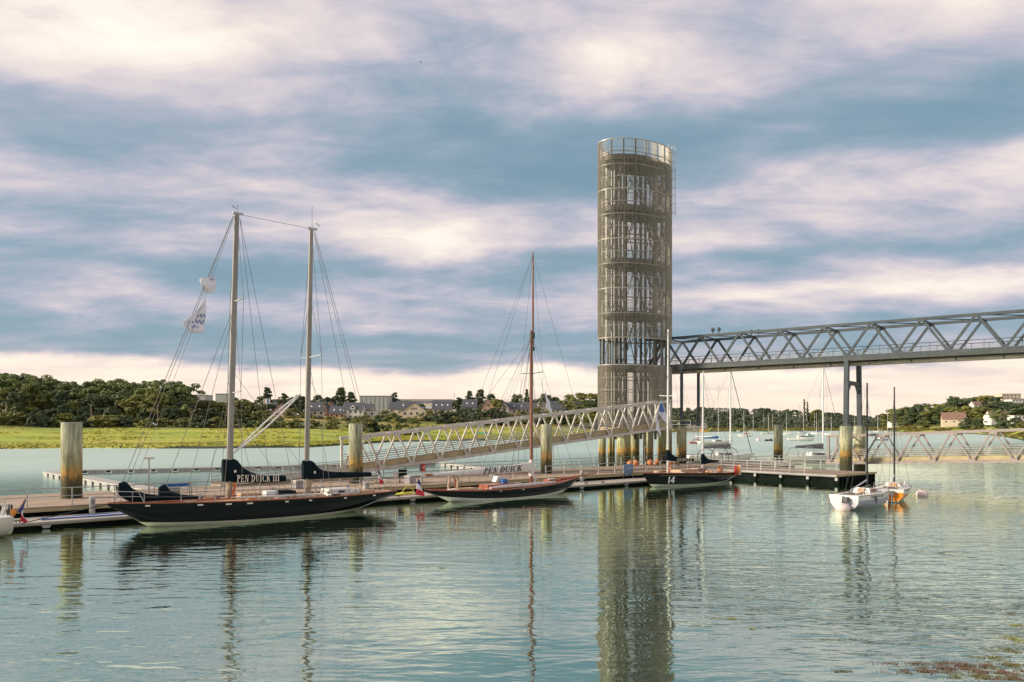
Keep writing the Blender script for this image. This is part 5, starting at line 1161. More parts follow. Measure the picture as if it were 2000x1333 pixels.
small_boat(1597, 848.5, 9, R(160), 'white', 'white sailing boat with blue cover near the bridge portal', 806, 'blue')
small_boat(1592, 841, 8, R(160), 'white', 'white sailing boat moored on the anchorage', 808)
small_boat(1626, 851, 10, R(175), 'white', 'white sailing boat between the outer mast and the bridge portal', 815)
small_boat(1422, 842.5, 9, R(0), 'offwhite', 'pale green and white motorboat on the anchorage', None, None, 'm', cat='motorboat')
small_boat(1442, 845, 9, R(-10), 'green', 'green hulled motorboat on the anchorage', None, None, 'm', cat='motorboat')
small_boat(1423, 838, 9, R(12), 'red', 'dark red sailing boat far out on the anchorage', 818)
small_boat(1455, 853, 8, R(175), 'white', 'white sailing boat with red trim on the anchorage', 802, 'red')
small_boat(1440, 838, 8, R(12), 'white', 'white sailing boat moored on the anchorage', 805)
small_boat(1508, 841, 8, R(12), 'white', 'white sailing boat moored on the anchorage', 808)
small_boat(1520, 839, 8, R(-12), 'white', 'white sailing boat moored on the anchorage', 808)
small_boat(1575, 840, 8, R(12), 'white', 'white sailing boat moored on the anchorage', 800)
small_boat(1612, 840, 8, R(190), 'blue', 'blue sailing boat by the mast of the second outer yacht', 815, 'blue')
small_boat(1668, 848.5, 8, R(15), 'red', 'red and white sailing boat between the two portal piles', 815, 'blue')
small_boat(1716, 844.5, 9, R(170), 'white', 'white sailing boat beyond the right-hand ramp', 797)
small_boat(1735, 844, 9, R(190), 'white', 'white sailing boat with blue cover beyond the right-hand ramp', 795, 'blue')
small_boat(1722, 860.5, 7, R(10), 'lilac', 'grey motorboat beyond the right-hand ramp', None, None, 'm', cat='motorboat')
small_boat(1390, 840, 8, R(5), 'white', 'white sailing boat moored on the anchorage', 806)
small_boat(1408, 839, 8, R(165), 'white', 'white sailing boat moored on the anchorage', 812)
# two larger yachts lying just outside the quay, grey sail covers, bows to the right
for (px, top, lab) in ((1427, 722, 'yacht with grey boom cover and dark forestay outside the quay left of the lone pile'), (1608, 713, 'yacht with grey boom cover outside the quay beside the bridge portal')):
    d = 124.0; c = at(px, 832, d); t = thing('outer_yacht', lab, 'yacht', (c.x, c.y, 0), R(3)); zt = CAMZ + (HOR - top) / F * d
    hu, de, cab, w, h, B, z, L = small_hull(11, 's')
    ho = obj('hull', matd(hu, M['offwhite']), None, t); ho.location = (-1.6, 0, 0); do = obj('deck', matd(de, M['offwhite']), None, t); do.location = (-1.6, 0, 0); co = obj('cabin', matd(cab, M['offwhite']), None, t); co.location = (-1.6, 0, 0); obj('cabin_window', matd(w, M['glass']), None, co)
    mast(t, 0, .9, zt, .10, .07, M['whitemast'], -.05, oval=1.3, n=10); spreaders(t, 0, zt * .62 + .8, 1.3)
    cover(t, [-4.6, -2.5, -.2], [2.55, 2.72, 2.95], [2.2, 2.1, 2.0], [.1, .22, .28], M['greycloth'], 'boom_cover', n=10); MB().tube([(-4.7, 0, 1.95), (-.1, 0, 1.75)], .06, 8).build('boom', M['whitemast'], t)
    stay(t, (0, 0, zt), (3.5, 0, 1.2), .06 if px < 1500 else .03, 'darkmast', 'forestay'); stay(t, (0, 0, zt), (-6.8, 0, 1.1), .018)
    for sg in (-1, 1): stay(t, (0, 0, zt - .3), (0, sg * 1.3, zt * .62 + .85), .018); stay(t, (0, sg * 1.3, zt * .62 + .85), (-.2, sg * 1.5, 1.0), .018)
    for k in range(2): MB().tube([(-5.2 - .3 * k, 1.4 * math.cos(a), 1.05 + 1.0 * math.sin(a)) for a in [math.pi * i / 8 for i in range(9)]], .03, 5).build('pushpit', M['galv'], t)
# upturned green dinghy on the meadow
c = at(946, 845, 331); t = thing('green_dinghy', 'upturned green dinghy lying on the meadow behind the long ramp', 'dinghy', (c.x, c.y, ground(c.x, c.y) - .05), R(5))
bmq = curve([-3.4, 0, 3.4], [.5, 1.1, .05]); rings = []
for i in range(13):
    x = -3.4 + 6.8 * i / 12; w = bmq(x); rings.append([(x, w * math.cos(a), .9 * (1 - .25 * (x / 3.4) ** 2) * max(0, math.sin(a)) ** .8) for a in [math.pi * k / 8 for k in range(9)]])
b = MB(); b.loft(rings, False, closed=False); b.build('hull', M['green'], t, True); MB().box((0, 0, .03), (6.6, 1.7, .05)).build('gunwale', M['white'], t)
# floating weed in the near right corner
def weed(c, rx, ry, n, m_, label, seed):
    rnd = random.Random(seed); b = MB()
    for i in range(int(n * 1.7)):
        x = rnd.gauss(0, rx * .8); y = rnd.gauss(0, ry * .75) + .12 * ry * math.sin(x * 5 + seed)
        if math.sin(x * 11 + seed * 2.1) + math.sin(y * 17 + x * 4 + seed) + rnd.uniform(-.9, .9) < -.1: continue
        s_ = rnd.uniform(.006, .032); an = rnd.uniform(0, 6.283); z = rnd.uniform(.004, .016); dx, dy = s_ * math.cos(an), s_ * math.sin(an)
        b.poly([(x - dx, y - dy, z - .003), (x + dy * .4, y - dx * .4, z), (x + dx, y + dy, z + rnd.uniform(0, .03)), (x - dy * .4, y + dx * .4, z)])
    me = bpy.data.meshes.new('floating_weed'); me.from_pydata(b.v, [], b.f); me.update()
    o = obj('floating_weed', me, m_); o.location = c; tag(o, label, None, kind='stuff'); return o
wg = mat('yellow_green_weed', (.16, .15, .03), .8, 0, .4, 6); wb = mat('brown_purple_weed', (.13, .06, .07), .8, 0, .35, 6, c2=(.14, .12, .03)); wy = mat('yellow_weed', (.30, .27, .05), .8, 0, .4, 6)
for k, (px, py, rx, ry, n, m_) in enumerate(((1800, 1312, .55, .10, 800, wb), (1850, 1306, .6, .10, 700, wb), (1900, 1300, .7, .12, 900, wb), (1950, 1313, .6, .14, 1000, wb), (1985, 1325, .5, .16, 900, wb), (1760, 1296, .5, .06, 250, wb), (1830, 1295, .6, .06, 300, wb), (1985, 1250, .30, .26, 420, wy), (1995, 1222, .25, .12, 220, wy), (1935, 1285, .25, .12, 260, wg), (1975, 1270, .35, .2, 380, wg), (1990, 1198, .4, .06, 200, wb), (1900, 1322, .5, .12, 700, wg), (1980, 1300, .5, .16, 700, wg),
        (1655, 1312, .10, .04, 80, wg), (1425, 1209, .28, .07, 160, wy), (1470, 1229, .10, .04, 50, wy), (1608, 1229, .12, .04, 50, wy), (855, 1110, .35, .09, 180, wy), (1640, 1312, .2, .03, 60, wb), (140, 1034, .6, .16, 200, wg))):
    d = CAMZ * F / (py - HOR); c = at(px, py, d); weed((c.x, c.y, 0), rx, ry, n, m_, 'mat of %s weed floating on the near water' % ('brown purple' if m_ is wb else 'yellow green'), k)
# ------------------------------------------------------------------ trees
def leaf_mat(name, c, c2):
    m = bpy.data.materials.new(name); m.use_nodes = True; nt = m.node_tree; N = nt.nodes.new; L = nt.links.new
    b = nt.nodes['Principled BSDF']; b.inputs['Roughness'].default_value = .7
    g = N('ShaderNodeNewGeometry'); oi = N('ShaderNodeObjectInfo')
    n = N('ShaderNodeTexNoise'); n.inputs['Scale'].default_value = .22; n.inputs['Detail'].default_value = 3; L(g.outputs['Position'], n.inputs['Vector'])
    ad = N('ShaderNodeMath'); ad.operation = 'MULTIPLY_ADD'; L(g.outputs['Random Per Island'], ad.inputs[0]); ad.inputs[1].default_value = .35; L(n.outputs[0], ad.inputs[2])
    ad2 = N('ShaderNodeMath'); ad2.operation = 'MULTIPLY_ADD'; L(oi.outputs['Random'], ad2.inputs[0]); ad2.inputs[1].default_value = .4; L(ad.outputs[0], ad2.inputs[2])
    mr = N('ShaderNodeMapRange'); L(ad2.outputs[0], mr.inputs[0]); mr.inputs[1].default_value = .45; mr.inputs[2].default_value = 1.15
    mx = N('ShaderNodeMix'); mx.data_type = 'RGBA'; L(mr.outputs[0], mx.inputs[0]); mx.inputs[6].default_value = (*c2, 1); mx.inputs[7].default_value = (*c, 1); L(mx.outputs[2], b.inputs['Base Color'])
    return m
LM = {'pine': leaf_mat('pine_needles', (.20, .24, .06), (.050, .085, .030)), 'broad': leaf_mat('broad_leaves', (.22, .215, .04), (.06, .085, .022)), 'dark': leaf_mat('dark_leaves', (.085, .115, .04), (.032, .058, .025)), 'far': leaf_mat('far_wood_hazed_leaves', (.125, .15, .075), (.06, .09, .055))}  # far wood: distance haze put into the leaf colours, lightened instead of a volume
BARK = mat('bark', (.10, .075, .055), .9, 0, .3, 1.5)
def crown_mesh(kind, seed, H, W, nclump, nleaf, ls, base=.25):
    rnd = random.Random(seed); b = MB(); cl = []
    for i in range(nclump):
        for _ in range(30):
            u = rnd.random(); a = rnd.uniform(0, 6.283); q = rnd.random() ** .5
            if kind == 'pine': prof = (.25 + .75 * min(1, u * 2.6)) * (1 - max(0, u - .45) ** 1.6 * 1.5)
            elif kind == 'cone': prof = 1.02 - u * .95
            else: prof = math.sin(math.pi * min(1, .12 + u * .86)) ** .6
            if rnd.random() < .85: break
        wob = 1 + .25 * math.sin(a * 3 + seed) + .15 * math.sin(a * 5 + seed * 2 + u * 6)
        r = W * prof * q * wob; cl.append((r * math.cos(a), r * math.sin(a), H * (base + (1 - base) * u) - H * .03, rnd.uniform(.7, 1.3)))
    for (cx, cy, cz, s_) in cl:
        cr = W * .26 * s_
        for k in range(nleaf):
            th = rnd.uniform(0, 6.283); ph = math.acos(rnd.uniform(-.6, 1)); rr = cr * rnd.uniform(.55, 1.05)
            n = Vector((math.sin(ph) * math.cos(th), math.sin(ph) * math.sin(th), math.cos(ph))); p = Vector((cx, cy, cz)) + Vector((n.x * rr, n.y * rr, n.z * rr * .62))
            nn = (n + Vector((rnd.uniform(-.7, .7), rnd.uniform(-.7, .7), rnd.uniform(-.3, .9)))).normalized(); t1 = nn.orthogonal().normalized(); t2 = nn.cross(t1); an = rnd.uniform(0, 6.28)
            e1 = (t1 * math.cos(an) + t2 * math.sin(an)) * ls * rnd.uniform(.6, 1.2); e2 = nn.cross(e1) * rnd.uniform(.5, .9)
            b.poly([p - e1, p + e2 * .6, p + e1, p - e2 * .6])
    me = bpy.data.meshes.new('crown'); me.from_pydata(b.v, [], b.f); me.update(); return me, cl
def trunk_mesh(H, cl, r, seed, base):
    rnd = random.Random(seed); b = MB(); bend = [rnd.uniform(-.03, .03) * H for _ in range(4)]
    pts = [(0, 0, -.8), (bend[0] * .3, bend[1] * .3, H * .3), (bend[0] * .7, bend[1] * .7, H * .6), (bend[0], bend[1], H * .88)]
    b.tube(pts, [r * 1.25, r, r * .7, r * .25], 8)
    for (cx, cy, cz, s_) in cl[::max(1, len(cl) // 12)]:
        z0 = min(H * .8, max(H * base * .8, cz - abs(cx) * .8 - 1)); b.tube([(bend[0] * z0 / H, bend[1] * z0 / H, z0), (cx * .5, cy * .5, (z0 + cz) / 2 - .2), (cx, cy, cz)], [r * .4, r * .25, r * .1], 5)
    return b.mesh('trunk', True)
PROTO = {}
def tree_protos():
    for kind, lm, n, H, W, nc, nl, ls, base in (('pine', 'pine', 5, 20, 6.5, 60, 80, .62, .36), ('broad', 'broad', 4, 11, 4.6, 60, 75, .44, .06), ('dark', 'dark', 3, 13, 5.0, 60, 75, .50, .06), ('cone', 'dark', 2, 14, 3.6, 70, 70, .46, .06)):
        PROTO[kind] = []
        for i in range(n):
            me, cl = crown_mesh(kind if kind in ('pine', 'cone') else 'round', 11 * i + hash(kind) % 1 + len(kind) * 7, H, W, nc, nl, ls, base); me.materials.append(LM[lm])
            tm = trunk_mesh(H, cl, H * .016 + .05, i, base); tm.materials.append(BARK); PROTO[kind].append((me, tm, H, W))
    PROTO['bush'] = []
    for i in range(4):
        me, cl = crown_mesh('round', 100 + i, 3.2, 2.6, 24, 60, .32, .02); me.materials.append(LM['broad' if i % 4 else 'dark']); tm = trunk_mesh(3.0, cl, .08, i, .05); tm.materials.append(BARK); PROTO['bush'].append((me, tm, 3.2, 2.6))
tree_protos()
NAMES = {'pine': ('pine_tree', 'pine tree'), 'broad': ('broadleaf_tree', 'tree'), 'dark': ('evergreen_tree', 'tree'), 'cone': ('conifer_tree', 'conifer'), 'bush': ('bush', 'bush')}
def tree(kind, x, y, height, width, label, group, i=None):
    i = random.randrange(99) if i is None else i; me, tm, H, W = PROTO[kind][i % len(PROTO[kind])]
    t = thing(NAMES[kind][0], label, NAMES[kind][1], (x, y, ground(x, y) - .15), random.uniform(0, 6.28), group); t.scale = (width / W, width / W, height / H)
    obj('crown', me, None, t); obj('trunk', tm, None, t); return t
def tree_px(kind, px, topy, d, wpx, label, group, i=None):
    c = at(px, topy, d); g = ground(c.x, d); h = max(1.5, c.z - g + .1); return tree(kind, c.x, d, h, wpx / F * d / 2, label, group, i)
rnd = random.Random(3)
# the pine wood on the left bank
tops = lambda px: lerp(px, [-80, 0, 60, 100, 135, 150, 175, 205, 240, 262, 300, 345, 372, 385], [728, 729, 730, 738, 746, 752, 744, 742, 740, 750, 741, 745, 752, 764])
for row, (d, st, dy) in enumerate(((352, 25, 0), (338, 27, 10), (326, 30, 34))):
    px = -70 + row * 9
    while px < 372:
        tree_px('pine' if row < 2 else ('dark' if rnd.random() < .55 else 'broad'), px, tops(px) + dy * rnd.uniform(.5, 1.4), d + rnd.uniform(-5, 5), 62 if row < 2 else 54, ('tall dark pine in the wood along the left bank', 'tall dark pine in the wood along the left bank', 'lower tree at the foot of the pine wood')[row], ('pines of the left bank wood', 'pines of the left bank wood', 'understorey of the left bank wood')[row]); px += st * rnd.uniform(.8, 1.2)
for px in range(-60, 372, 17): tree_px('bush' if rnd.random() < .5 else 'dark', px, 792 + rnd.uniform(-9, 8), 321 + rnd.uniform(-3, 3), 38, 'dense undergrowth shrub in front of the pine trunks', 'undergrowth of the left bank wood')
# roadside bushes between wood and meadow
for (px, ty, w) in ((-20, 808, 50), (12, 807, 44), (45, 806, 50), (75, 801, 36), (108, 812, 32), (128, 809, 36), (165, 812, 44), (195, 813, 46), (225, 813, 44), (250, 815, 36), (285, 818, 34), (325, 818, 40), (360, 818, 36), (395, 816, 40), (425, 818, 34), (452, 819, 34), (485, 819, 34), (515, 820, 34), (545, 820, 34), (580, 820, 36), (612, 821, 30), (650, 821, 30), (690, 820, 34), (735, 815, 46), (715, 819, 34), (770, 822, 34), (805, 822, 36)):
    tree_px('bush', px, ty - 2, 306 + rnd.uniform(-4, 4), w * 1.15, 'low green bush in the hedge above the meadow', 'hedge bushes above the meadow')
# garden trees and groups among the houses
G1 = 'trees among the houses'
for (k, px, ty, d, w, lab) in (('broad', 402, 782, 345, 62, 'rounded light green tree beside the pine wood'), ('broad', 378, 784, 350, 50, 'rounded light green tree beside the pine wood'), ('broad', 432, 786, 355, 55, 'rounded light green tree beside the pine wood'), ('broad', 470, 782, 350, 60, 'tall light green tree between the schooner masts'), ('broad', 498, 790, 345, 52, 'light green tree between the schooner masts'), ('broad', 455, 800, 335, 48, 'light green tree between the schooner masts'), ('broad', 515, 802, 340, 40, 'light green tree between the schooner masts'), ('dark', 414, 796, 332, 42, 'dark green tree below the light ones by the schooner mast'),
        ('cone', 522, 755, 470, 40, 'dark conifer towering behind the pink house'), ('dark', 556, 768, 480, 34, 'round dark tree behind the roofs'), ('dark', 584, 772, 490, 36, 'round dark tree behind the roofs'), ('broad', 572, 798, 430, 36, 'light green garden tree in front of the roofs'), ('broad', 600, 804, 425, 26, 'light green garden tree in front of the roofs'), ('dark', 620, 772, 500, 30, 'round dark tree behind the roofs'), ('dark', 640, 776, 500, 26, 'round dark tree behind the roofs'),
        ('cone', 666, 757, 500, 44, 'big dark conifer behind the white three-storey house'), ('cone', 686, 766, 500, 36, 'big dark conifer behind the white three-storey house'), ('dark', 655, 775, 505, 30, 'round dark tree behind the roofs'), ('dark', 770, 766, 640, 24, 'lone round tree above the pale warehouse'), ('dark', 822, 788, 500, 22, 'round dark tree beside the cream gable'), ('broad', 752, 802, 430, 34, 'light green garden tree in front of the roofs'), ('broad', 770, 806, 425, 28, 'light green garden tree in front of the roofs'), ('broad', 840, 803, 440, 30, 'light green garden tree in front of the roofs'),
        ('dark', 862, 801, 400, 36, 'dark broad tree above the long ramp'), ('dark', 880, 804, 400, 34, 'dark broad tree above the long ramp'), ('dark', 912, 797, 400, 40, 'dark broad tree above the long ramp'), ('dark', 935, 795, 395, 46, 'dark broad tree above the long ramp'), ('dark', 962, 797, 400, 42, 'dark broad tree above the long ramp'), ('dark', 985, 803, 400, 34, 'dark broad tree above the long ramp'), ('cone', 917, 762, 520, 34, 'ragged conifer on the skyline left of the wooden mast'), ('cone', 938, 761, 520, 38, 'ragged conifer on the skyline left of the wooden mast'), ('dark', 958, 770, 515, 30, 'round dark tree behind the roofs'), ('broad', 970, 780, 490, 30, 'light green garden tree in front of the roofs'), ('dark', 898, 776, 510, 30, 'round dark tree behind the roofs'),
        ('pine', 1010, 770, 540, 26, 'flat topped pine on the skyline by the wooden mast'), ('cone', 1029, 760, 560, 16, 'slim conifer on the skyline by the wooden mast'), ('dark', 1065, 770, 540, 34, 'round dark tree behind the roofs'), ('dark', 1085, 776, 540, 30, 'round dark tree behind the roofs'), ('broad', 1048, 797, 420, 36, 'light green garden tree in front of the roofs'), ('broad', 1075, 802, 420, 36, 'light green garden tree in front of the roofs'), ('broad', 1020, 803, 420, 30, 'light green garden tree in front of the roofs'),
        ('broad', 1112, 771, 500, 36, 'leafy tree on the rise beside the tower'), ('broad', 1135, 768, 480, 46, 'leafy tree on the rise beside the tower'), ('broad', 1158, 769, 470, 46, 'leafy tree on the rise beside the tower'), ('dark', 1150, 782, 450, 50, 'leafy tree on the rise beside the tower'), ('broad', 1180, 772, 470, 44, 'leafy tree on the rise beside the tower'), ('broad', 1120, 800, 420, 44, 'leafy tree on the rise beside the tower'), ('dark', 1095, 806, 410, 40, 'dark broad tree above the long ramp'), ('broad', 1160, 800, 410, 50, 'leafy tree on the rise beside the tower'), ('dark', 1205, 790, 450, 50, 'leafy tree on the rise beside the tower'), ('dark', 1250, 800, 560, 50, 'leafy tree behind the tower piles'), ('dark', 1290, 803, 620, 50, 'leafy tree behind the tower piles')):
    tree_px(k, px, ty, d, w, lab, G1)
for px in range(540, 1180, 22): tree_px('bush', px + rnd.uniform(-6, 6), 812 + rnd.uniform(-3, 4), 420 + rnd.uniform(-10, 10), 30, 'garden shrub below the houses on the far bank', 'garden shrubs below the houses')
for i in range(44):
    px = 380 + i * 18.5 + rnd.uniform(-7, 7)
    if 694 < px < 885: continue
    tree_px(rnd.choice(['dark', 'dark', 'broad']), px, 780 + rnd.uniform(-6, 8), 545 + rnd.uniform(-12, 25), rnd.uniform(24, 38), 'leafy tree rising behind the row of slate roofs', 'trees behind the slate roofs')
# right bank trees
G2 = 'trees of the right bank'
for (k, px, ty, d, w) in (('dark', 1778, 795, 560, 44), ('dark', 1800, 789, 560, 50), ('broad', 1822, 790, 575, 50), ('dark', 1845, 794, 580, 50), ('dark', 1790, 806, 530, 44), ('dark', 1815, 806, 530, 44), ('broad', 1806, 820, 480, 26), ('broad', 1765, 797, 640, 44), ('broad', 1742, 799, 700, 44), ('dark', 1868, 783, 700, 50), ('dark', 1890, 778, 700, 50), ('dark', 1862, 776, 760, 44), ('cone', 1858, 774, 760, 26), ('broad', 1905, 776, 740, 50), ('broad', 1925, 773, 720, 50), ('dark', 1945, 775, 700, 60), ('dark', 1960, 784, 640, 60), ('dark', 1935, 790, 620, 60), ('broad', 1890, 793, 620, 50), ('broad', 1860, 796, 620, 50), ('broad', 1915, 795, 600, 50), ('dark', 1985, 788, 560, 60), ('dark', 2010, 786, 540, 60), ('dark', 2040, 780, 540, 60), ('pine', 1949, 800, 470, 34), ('dark', 1886, 816, 440, 26), ('dark', 1912, 818, 430, 26), ('dark', 1958, 815, 420, 30), ('dark', 1982, 816, 410, 34), ('broad', 2000, 823, 380, 30), ('broad', 1837, 790, 660, 40)):
    d = max(d * 1.15, lerp(px, LX, SH) + (60 if ty > 812 else 150))
    tree_px(k, px, ty, d, w, {'dark': 'dark leafy tree in the wood behind the chalet on the right bank', 'broad': 'light green tree in the wood behind the chalet on the right bank', 'cone': 'pointed conifer in the wood behind the chalet on the right bank'}[k] if k != 'pine' else 'twisted pine in front of the right bank houses', G2 if k != 'pine' else None)
for k, px in enumerate((1597, 1571, 1577)): tree_px('cone' if k else 'broad', px, (800, 780, 783)[k], 1180, (30, 9, 8)[k], 'tall poplar standing above the far wood', 'poplars above the far wood')
# the far wood: one mass
def far_wood():
    rnd = random.Random(21); V = []; Fc = []
    crowns = [crown_mesh('round', 300 + i, 13, 6.5, 26, 14, 1.5, .0)[0] for i in range(3)]
    data = [([tuple(v.co) for v in m.vertices], [tuple(p.vertices) for p in m.polygons]) for m in crowns]
    def put(x, y, s_, sz):
        vs_, fs = data[rnd.randrange(3)]; b0 = len(V); g = ground(x, y); a = rnd.uniform(0, 6.28); ca, sa = math.cos(a), math.sin(a)
        for (vx, vy, vz) in vs_: V.append((x + s_ * (vx * ca - vy * sa), y + s_ * (vx * sa + vy * ca), g - 1 + sz * vz))
        Fc.extend(tuple(b0 + k for k in f) for f in fs)
    for i in range(430):
        px = rnd.uniform(1290, 1800); d = rnd.uniform(1080, 1620); d = max(d, lerp(px, LX, SH) + 200); put((px - 1000) / F * d, d, rnd.uniform(.9, 1.6), rnd.uniform(.8, 1.25) * (.75 if 1640 < px < 1760 else 1))
    for i in range(90):
        px = 1300 + 5.5 * i + rnd.uniform(-3, 3); d = lerp(px, LX, SH) + rnd.uniform(150, 230); put((px - 1000) / F * d, d, rnd.uniform(.7, 1.1), rnd.uniform(.5, .9))
    for i in range(150):
        px = rnd.uniform(1780, 2250); d = rnd.uniform(760, 1100); put((px - 1000) / F * d, d, rnd.uniform(.9, 1.3), rnd.uniform(.8, 1.1))
    for i in range(160):
        px = rnd.uniform(-350, 1290); d = rnd.uniform(640, 1000); put((px - 1000) / F * d, d, rnd.uniform(.8, 1.1), rnd.uniform(.35, .55))
    me = bpy.data.meshes.new('far_wood'); me.from_pydata(V, [], Fc); me.materials.append(LM['far']); me.update()
    tag(obj('far_wood', me, None), 'dense wood covering the hills on the far bank', None, kind='stuff')
far_wood()
def reeds():
    rnd = random.Random(5); b = MB()
    for i in range(9000):
        px = rnd.uniform(1310, 1790) if i % 3 else rnd.uniform(1790, 2030); sh_ = lerp(px, LX, SH); d = sh_ + 6 + rnd.random() ** 1.6 * (190 if i % 3 else 60); x = (px - 1000) / F * d; g = ground(x, d)
        if math.sin(px * .11) + math.sin(d * .09 + px * .02) < -.5: continue
        w = rnd.uniform(.6, 1.8); h = rnd.uniform(.6, 2.0) * (1 if i % 3 else .6); y2 = d + rnd.uniform(-.6, .6)
        b.poly([(x - w, d, g - .1), (x + w, y2, g - .1), (x + w * .7 + rnd.uniform(-.4, .4), y2, g + h), (x - w * .6, d, g + h * .8)])
    me = bpy.data.meshes.new('reed_beds'); me.from_pydata(b.v, [], b.f); me.materials.append(leaf_mat('reeds', (.26, .20, .05), (.09, .10, .03))); me.update()
    tag(obj('reed_beds', me, None), 'ochre and green reed beds fringing the far shore', None, kind='stuff')
reeds()
def shore_grass():
    rnd = random.Random(9); b = MB()
    for i in range(26000):
        px = rnd.uniform(-250, 1190); sh_ = lerp(px, LX, SH); x0 = (px - 1000) / F * sh_; edge = i % 2
        d = sh_ + (rnd.uniform(-1.5, 9) if edge else 4 + 120 * rnd.random() ** 1.3); x = (px - 1000) / F * d; g = ground(x, d)
        if g < -.15: continue
        if not edge and math.sin(x * .13 + d * .05) + math.sin(d * .21 - x * .03) < .1: continue
        w = rnd.uniform(.25, .9); h = rnd.uniform(.12, .45) * (1 if edge else .8); y2 = d + rnd.uniform(-.4, .4)
        b.poly([(x - w, d, g - .05), (x + w, y2, g - .05), (x + w * .8 + rnd.uniform(-.2, .2), y2, g + h), (x - w * .8, d, g + h * rnd.uniform(.5, 1))])
    me = bpy.data.meshes.new('shore_grass'); me.from_pydata(b.v, [], b.f); me.materials.append(leaf_mat('shore_grass_blades', (.46, .43, .06), (.20, .22, .03))); me.update()
    tag(obj('shore_grass', me, None), 'uneven grass tufts along the edge of the salt meadow', None, kind='stuff')
shore_grass()

# ------------------------------------------------------------------ houses
def house(px, basey, d, w, dep, wall_h, roof_h, wallm, roofm, label, ang=0.0, gable_front=False, rows=1, cols=3, chimney=True, sky=0, door=False, arch=False, name='house', cat='house', group=None, zoff=0):
    c = at(px, basey, d); g = min(c.z, ground(c.x, d) + 2.5) if zoff == 0 else c.z
    t = thing(name, label, cat, (c.x, d, g), ang, group); W2, D2_ = w / 2, dep / 2
    low = min(0, ground(c.x, d) - g) - 1.0
    MB().box((0, 0, (wall_h + low) / 2), (w, dep, wall_h - low)).build('wall', M[wallm], t)
    b = MB(); e = .35; th = .16
    if gable_front:
        MB().prism([(-W2, -D2_, wall_h), (W2, -D2_, wall_h), (0, -D2_, wall_h + roof_h - .15)], (0, dep, 0)).build('gable', M[wallm], t)
        for sg in (-1, 1): b.prism([(0, -D2_ - e, wall_h + roof_h), (sg * (W2 + e), -D2_ - e, wall_h - e * roof_h / W2), (sg * (W2 + e), -D2_ - e, wall_h - e * roof_h / W2 + th), (0, -D2_ - e, wall_h + roof_h + th)], (0, dep + 2 * e, 0))
    elif roof_h > .3:
        MB().prism([(-W2, -D2_, wall_h), (-W2, D2_, wall_h), (-W2, 0, wall_h + roof_h - .15)], (w, 0, 0)).build('gable', M[wallm], t)
        for sg in (-1, 1): b.prism([(-W2 - e, 0, wall_h + roof_h), (-W2 - e, sg * (D2_ + e), wall_h - e * roof_h / D2_), (-W2 - e, sg * (D2_ + e), wall_h - e * roof_h / D2_ + th), (-W2 - e, 0, wall_h + roof_h + th)], (w + 2 * e, 0, 0))
    else: b.box((0, 0, wall_h + .12), (w + .5, dep + .5, .26))
    ro = b.build('roof', M[roofm], t)
    if chimney: 
        for sg in ((-1, 1) if w > 9 else (1,)): MB().box((sg * (W2 - .5), .2, wall_h + roof_h * .8 + .6), (.7, .9, 1.6)).build('chimney', M['wstone'], ro)
    for k in range(sky):
        u = (k + .7) / (sky + .4); sl = roof_h / (D2_); y = -D2_ * .55
        MB().box((-W2 + w * u, y, wall_h + roof_h * .45 + .12), (.9, 1.0, .08), basis=((1, 0, 0), Vector((0, 1, sl)).normalized(), Vector((0, -sl, 1)).normalized())).build('skylight', M['white'], ro)
    n = 0
    for r_ in range(rows):
        for k in range(cols):
            x = -W2 + w * (k + .5) / cols; z = (r_ + .52) * wall_h / rows; tall = door and r_ == 0 and k == cols // 2
            ww, wh = min(1.3, w / cols * .5), min(1.4, wall_h / rows * .55)
            f = MB().box((x, -D2_ - .03, z - (.3 if tall else 0)), (ww + .24, .08, wh + .24 + (.6 if tall else 0))).build('door' if tall else 'window', M['white'], t)
            MB().box((x, -D2_ - .08, z - (.3 if tall else 0)), (ww, .04, wh + (.5 if tall else 0))).build('pane', M['glass'], f)
    if gable_front:
        for x in ((-.5, .5) if w < 12 else (-1.3, 0, 1.3)):
            f = MB().box((x, -D2_ - .03, wall_h + roof_h * .28), (.9, .08, 1.5)).build('window', M['white'], t); MB().box((x, -D2_ - .08, wall_h + roof_h * .28), (.7, .04, 1.3)).build('pane', M['glass'], f)
    if arch:
        b = MB(); zc_ = wall_h + .2
        b.prism([(-1.5, -D2_ - .15, wall_h - .2), (1.5, -D2_ - .15, wall_h - .2), (1.5, -D2_ - .15, zc_ + 1.0), (0, -D2_ - .15, zc_ + 2.4), (-1.5, -D2_ - .15, zc_ + 1.0)], (0, 2.2, 0)); dm = b.build('dormer', M['wwhite'], t)
        b = MB(); b.prism([(.95 * math.cos(a), -D2_ - .20, zc_ + .55 + .95 * math.sin(a)) for a in [math.pi * i / 10 for i in range(11)]], (0, .06, 0)); b.build('arched_window', M['glass'], dm)
    return t
H_ = house
H_(537, 816, 470, 9, 8, 3.0, 4.0, 'wcream', 'slate', 'low house with slate roof and skylights left of the pink gable', sky=2)
H_(552, 814, 462, 8.5, 9, 3.0, 4.6, 'wpink', 'brownroof', 'small pink gabled house behind the white wishbone spar', gable_front=True, cols=2)
H_(556, 800, 520, 14, 9, 2.5, 4.5, 'wgrey', 'slate', 'long slate roof on the slope behind the pink gable', cols=4)
H_(618, 813, 480, 12, 8, 3.6, 5.2, 'wcream', 'slate', 'dark slate roofed house close right of the second schooner mast', cols=3, sky=2)
H_(636, 814, 482, 4.5, 9, 4.0, 4.6, 'wpink', 'slate', 'narrow pink gable end attached to a slate roof', gable_front=True, cols=1)
H_(648, 814, 490, 8, 9, 5.0, 4.6, 'worange', 'slate', 'orange rendered house with tall gable and chimneys', gable_front=True, cols=2)
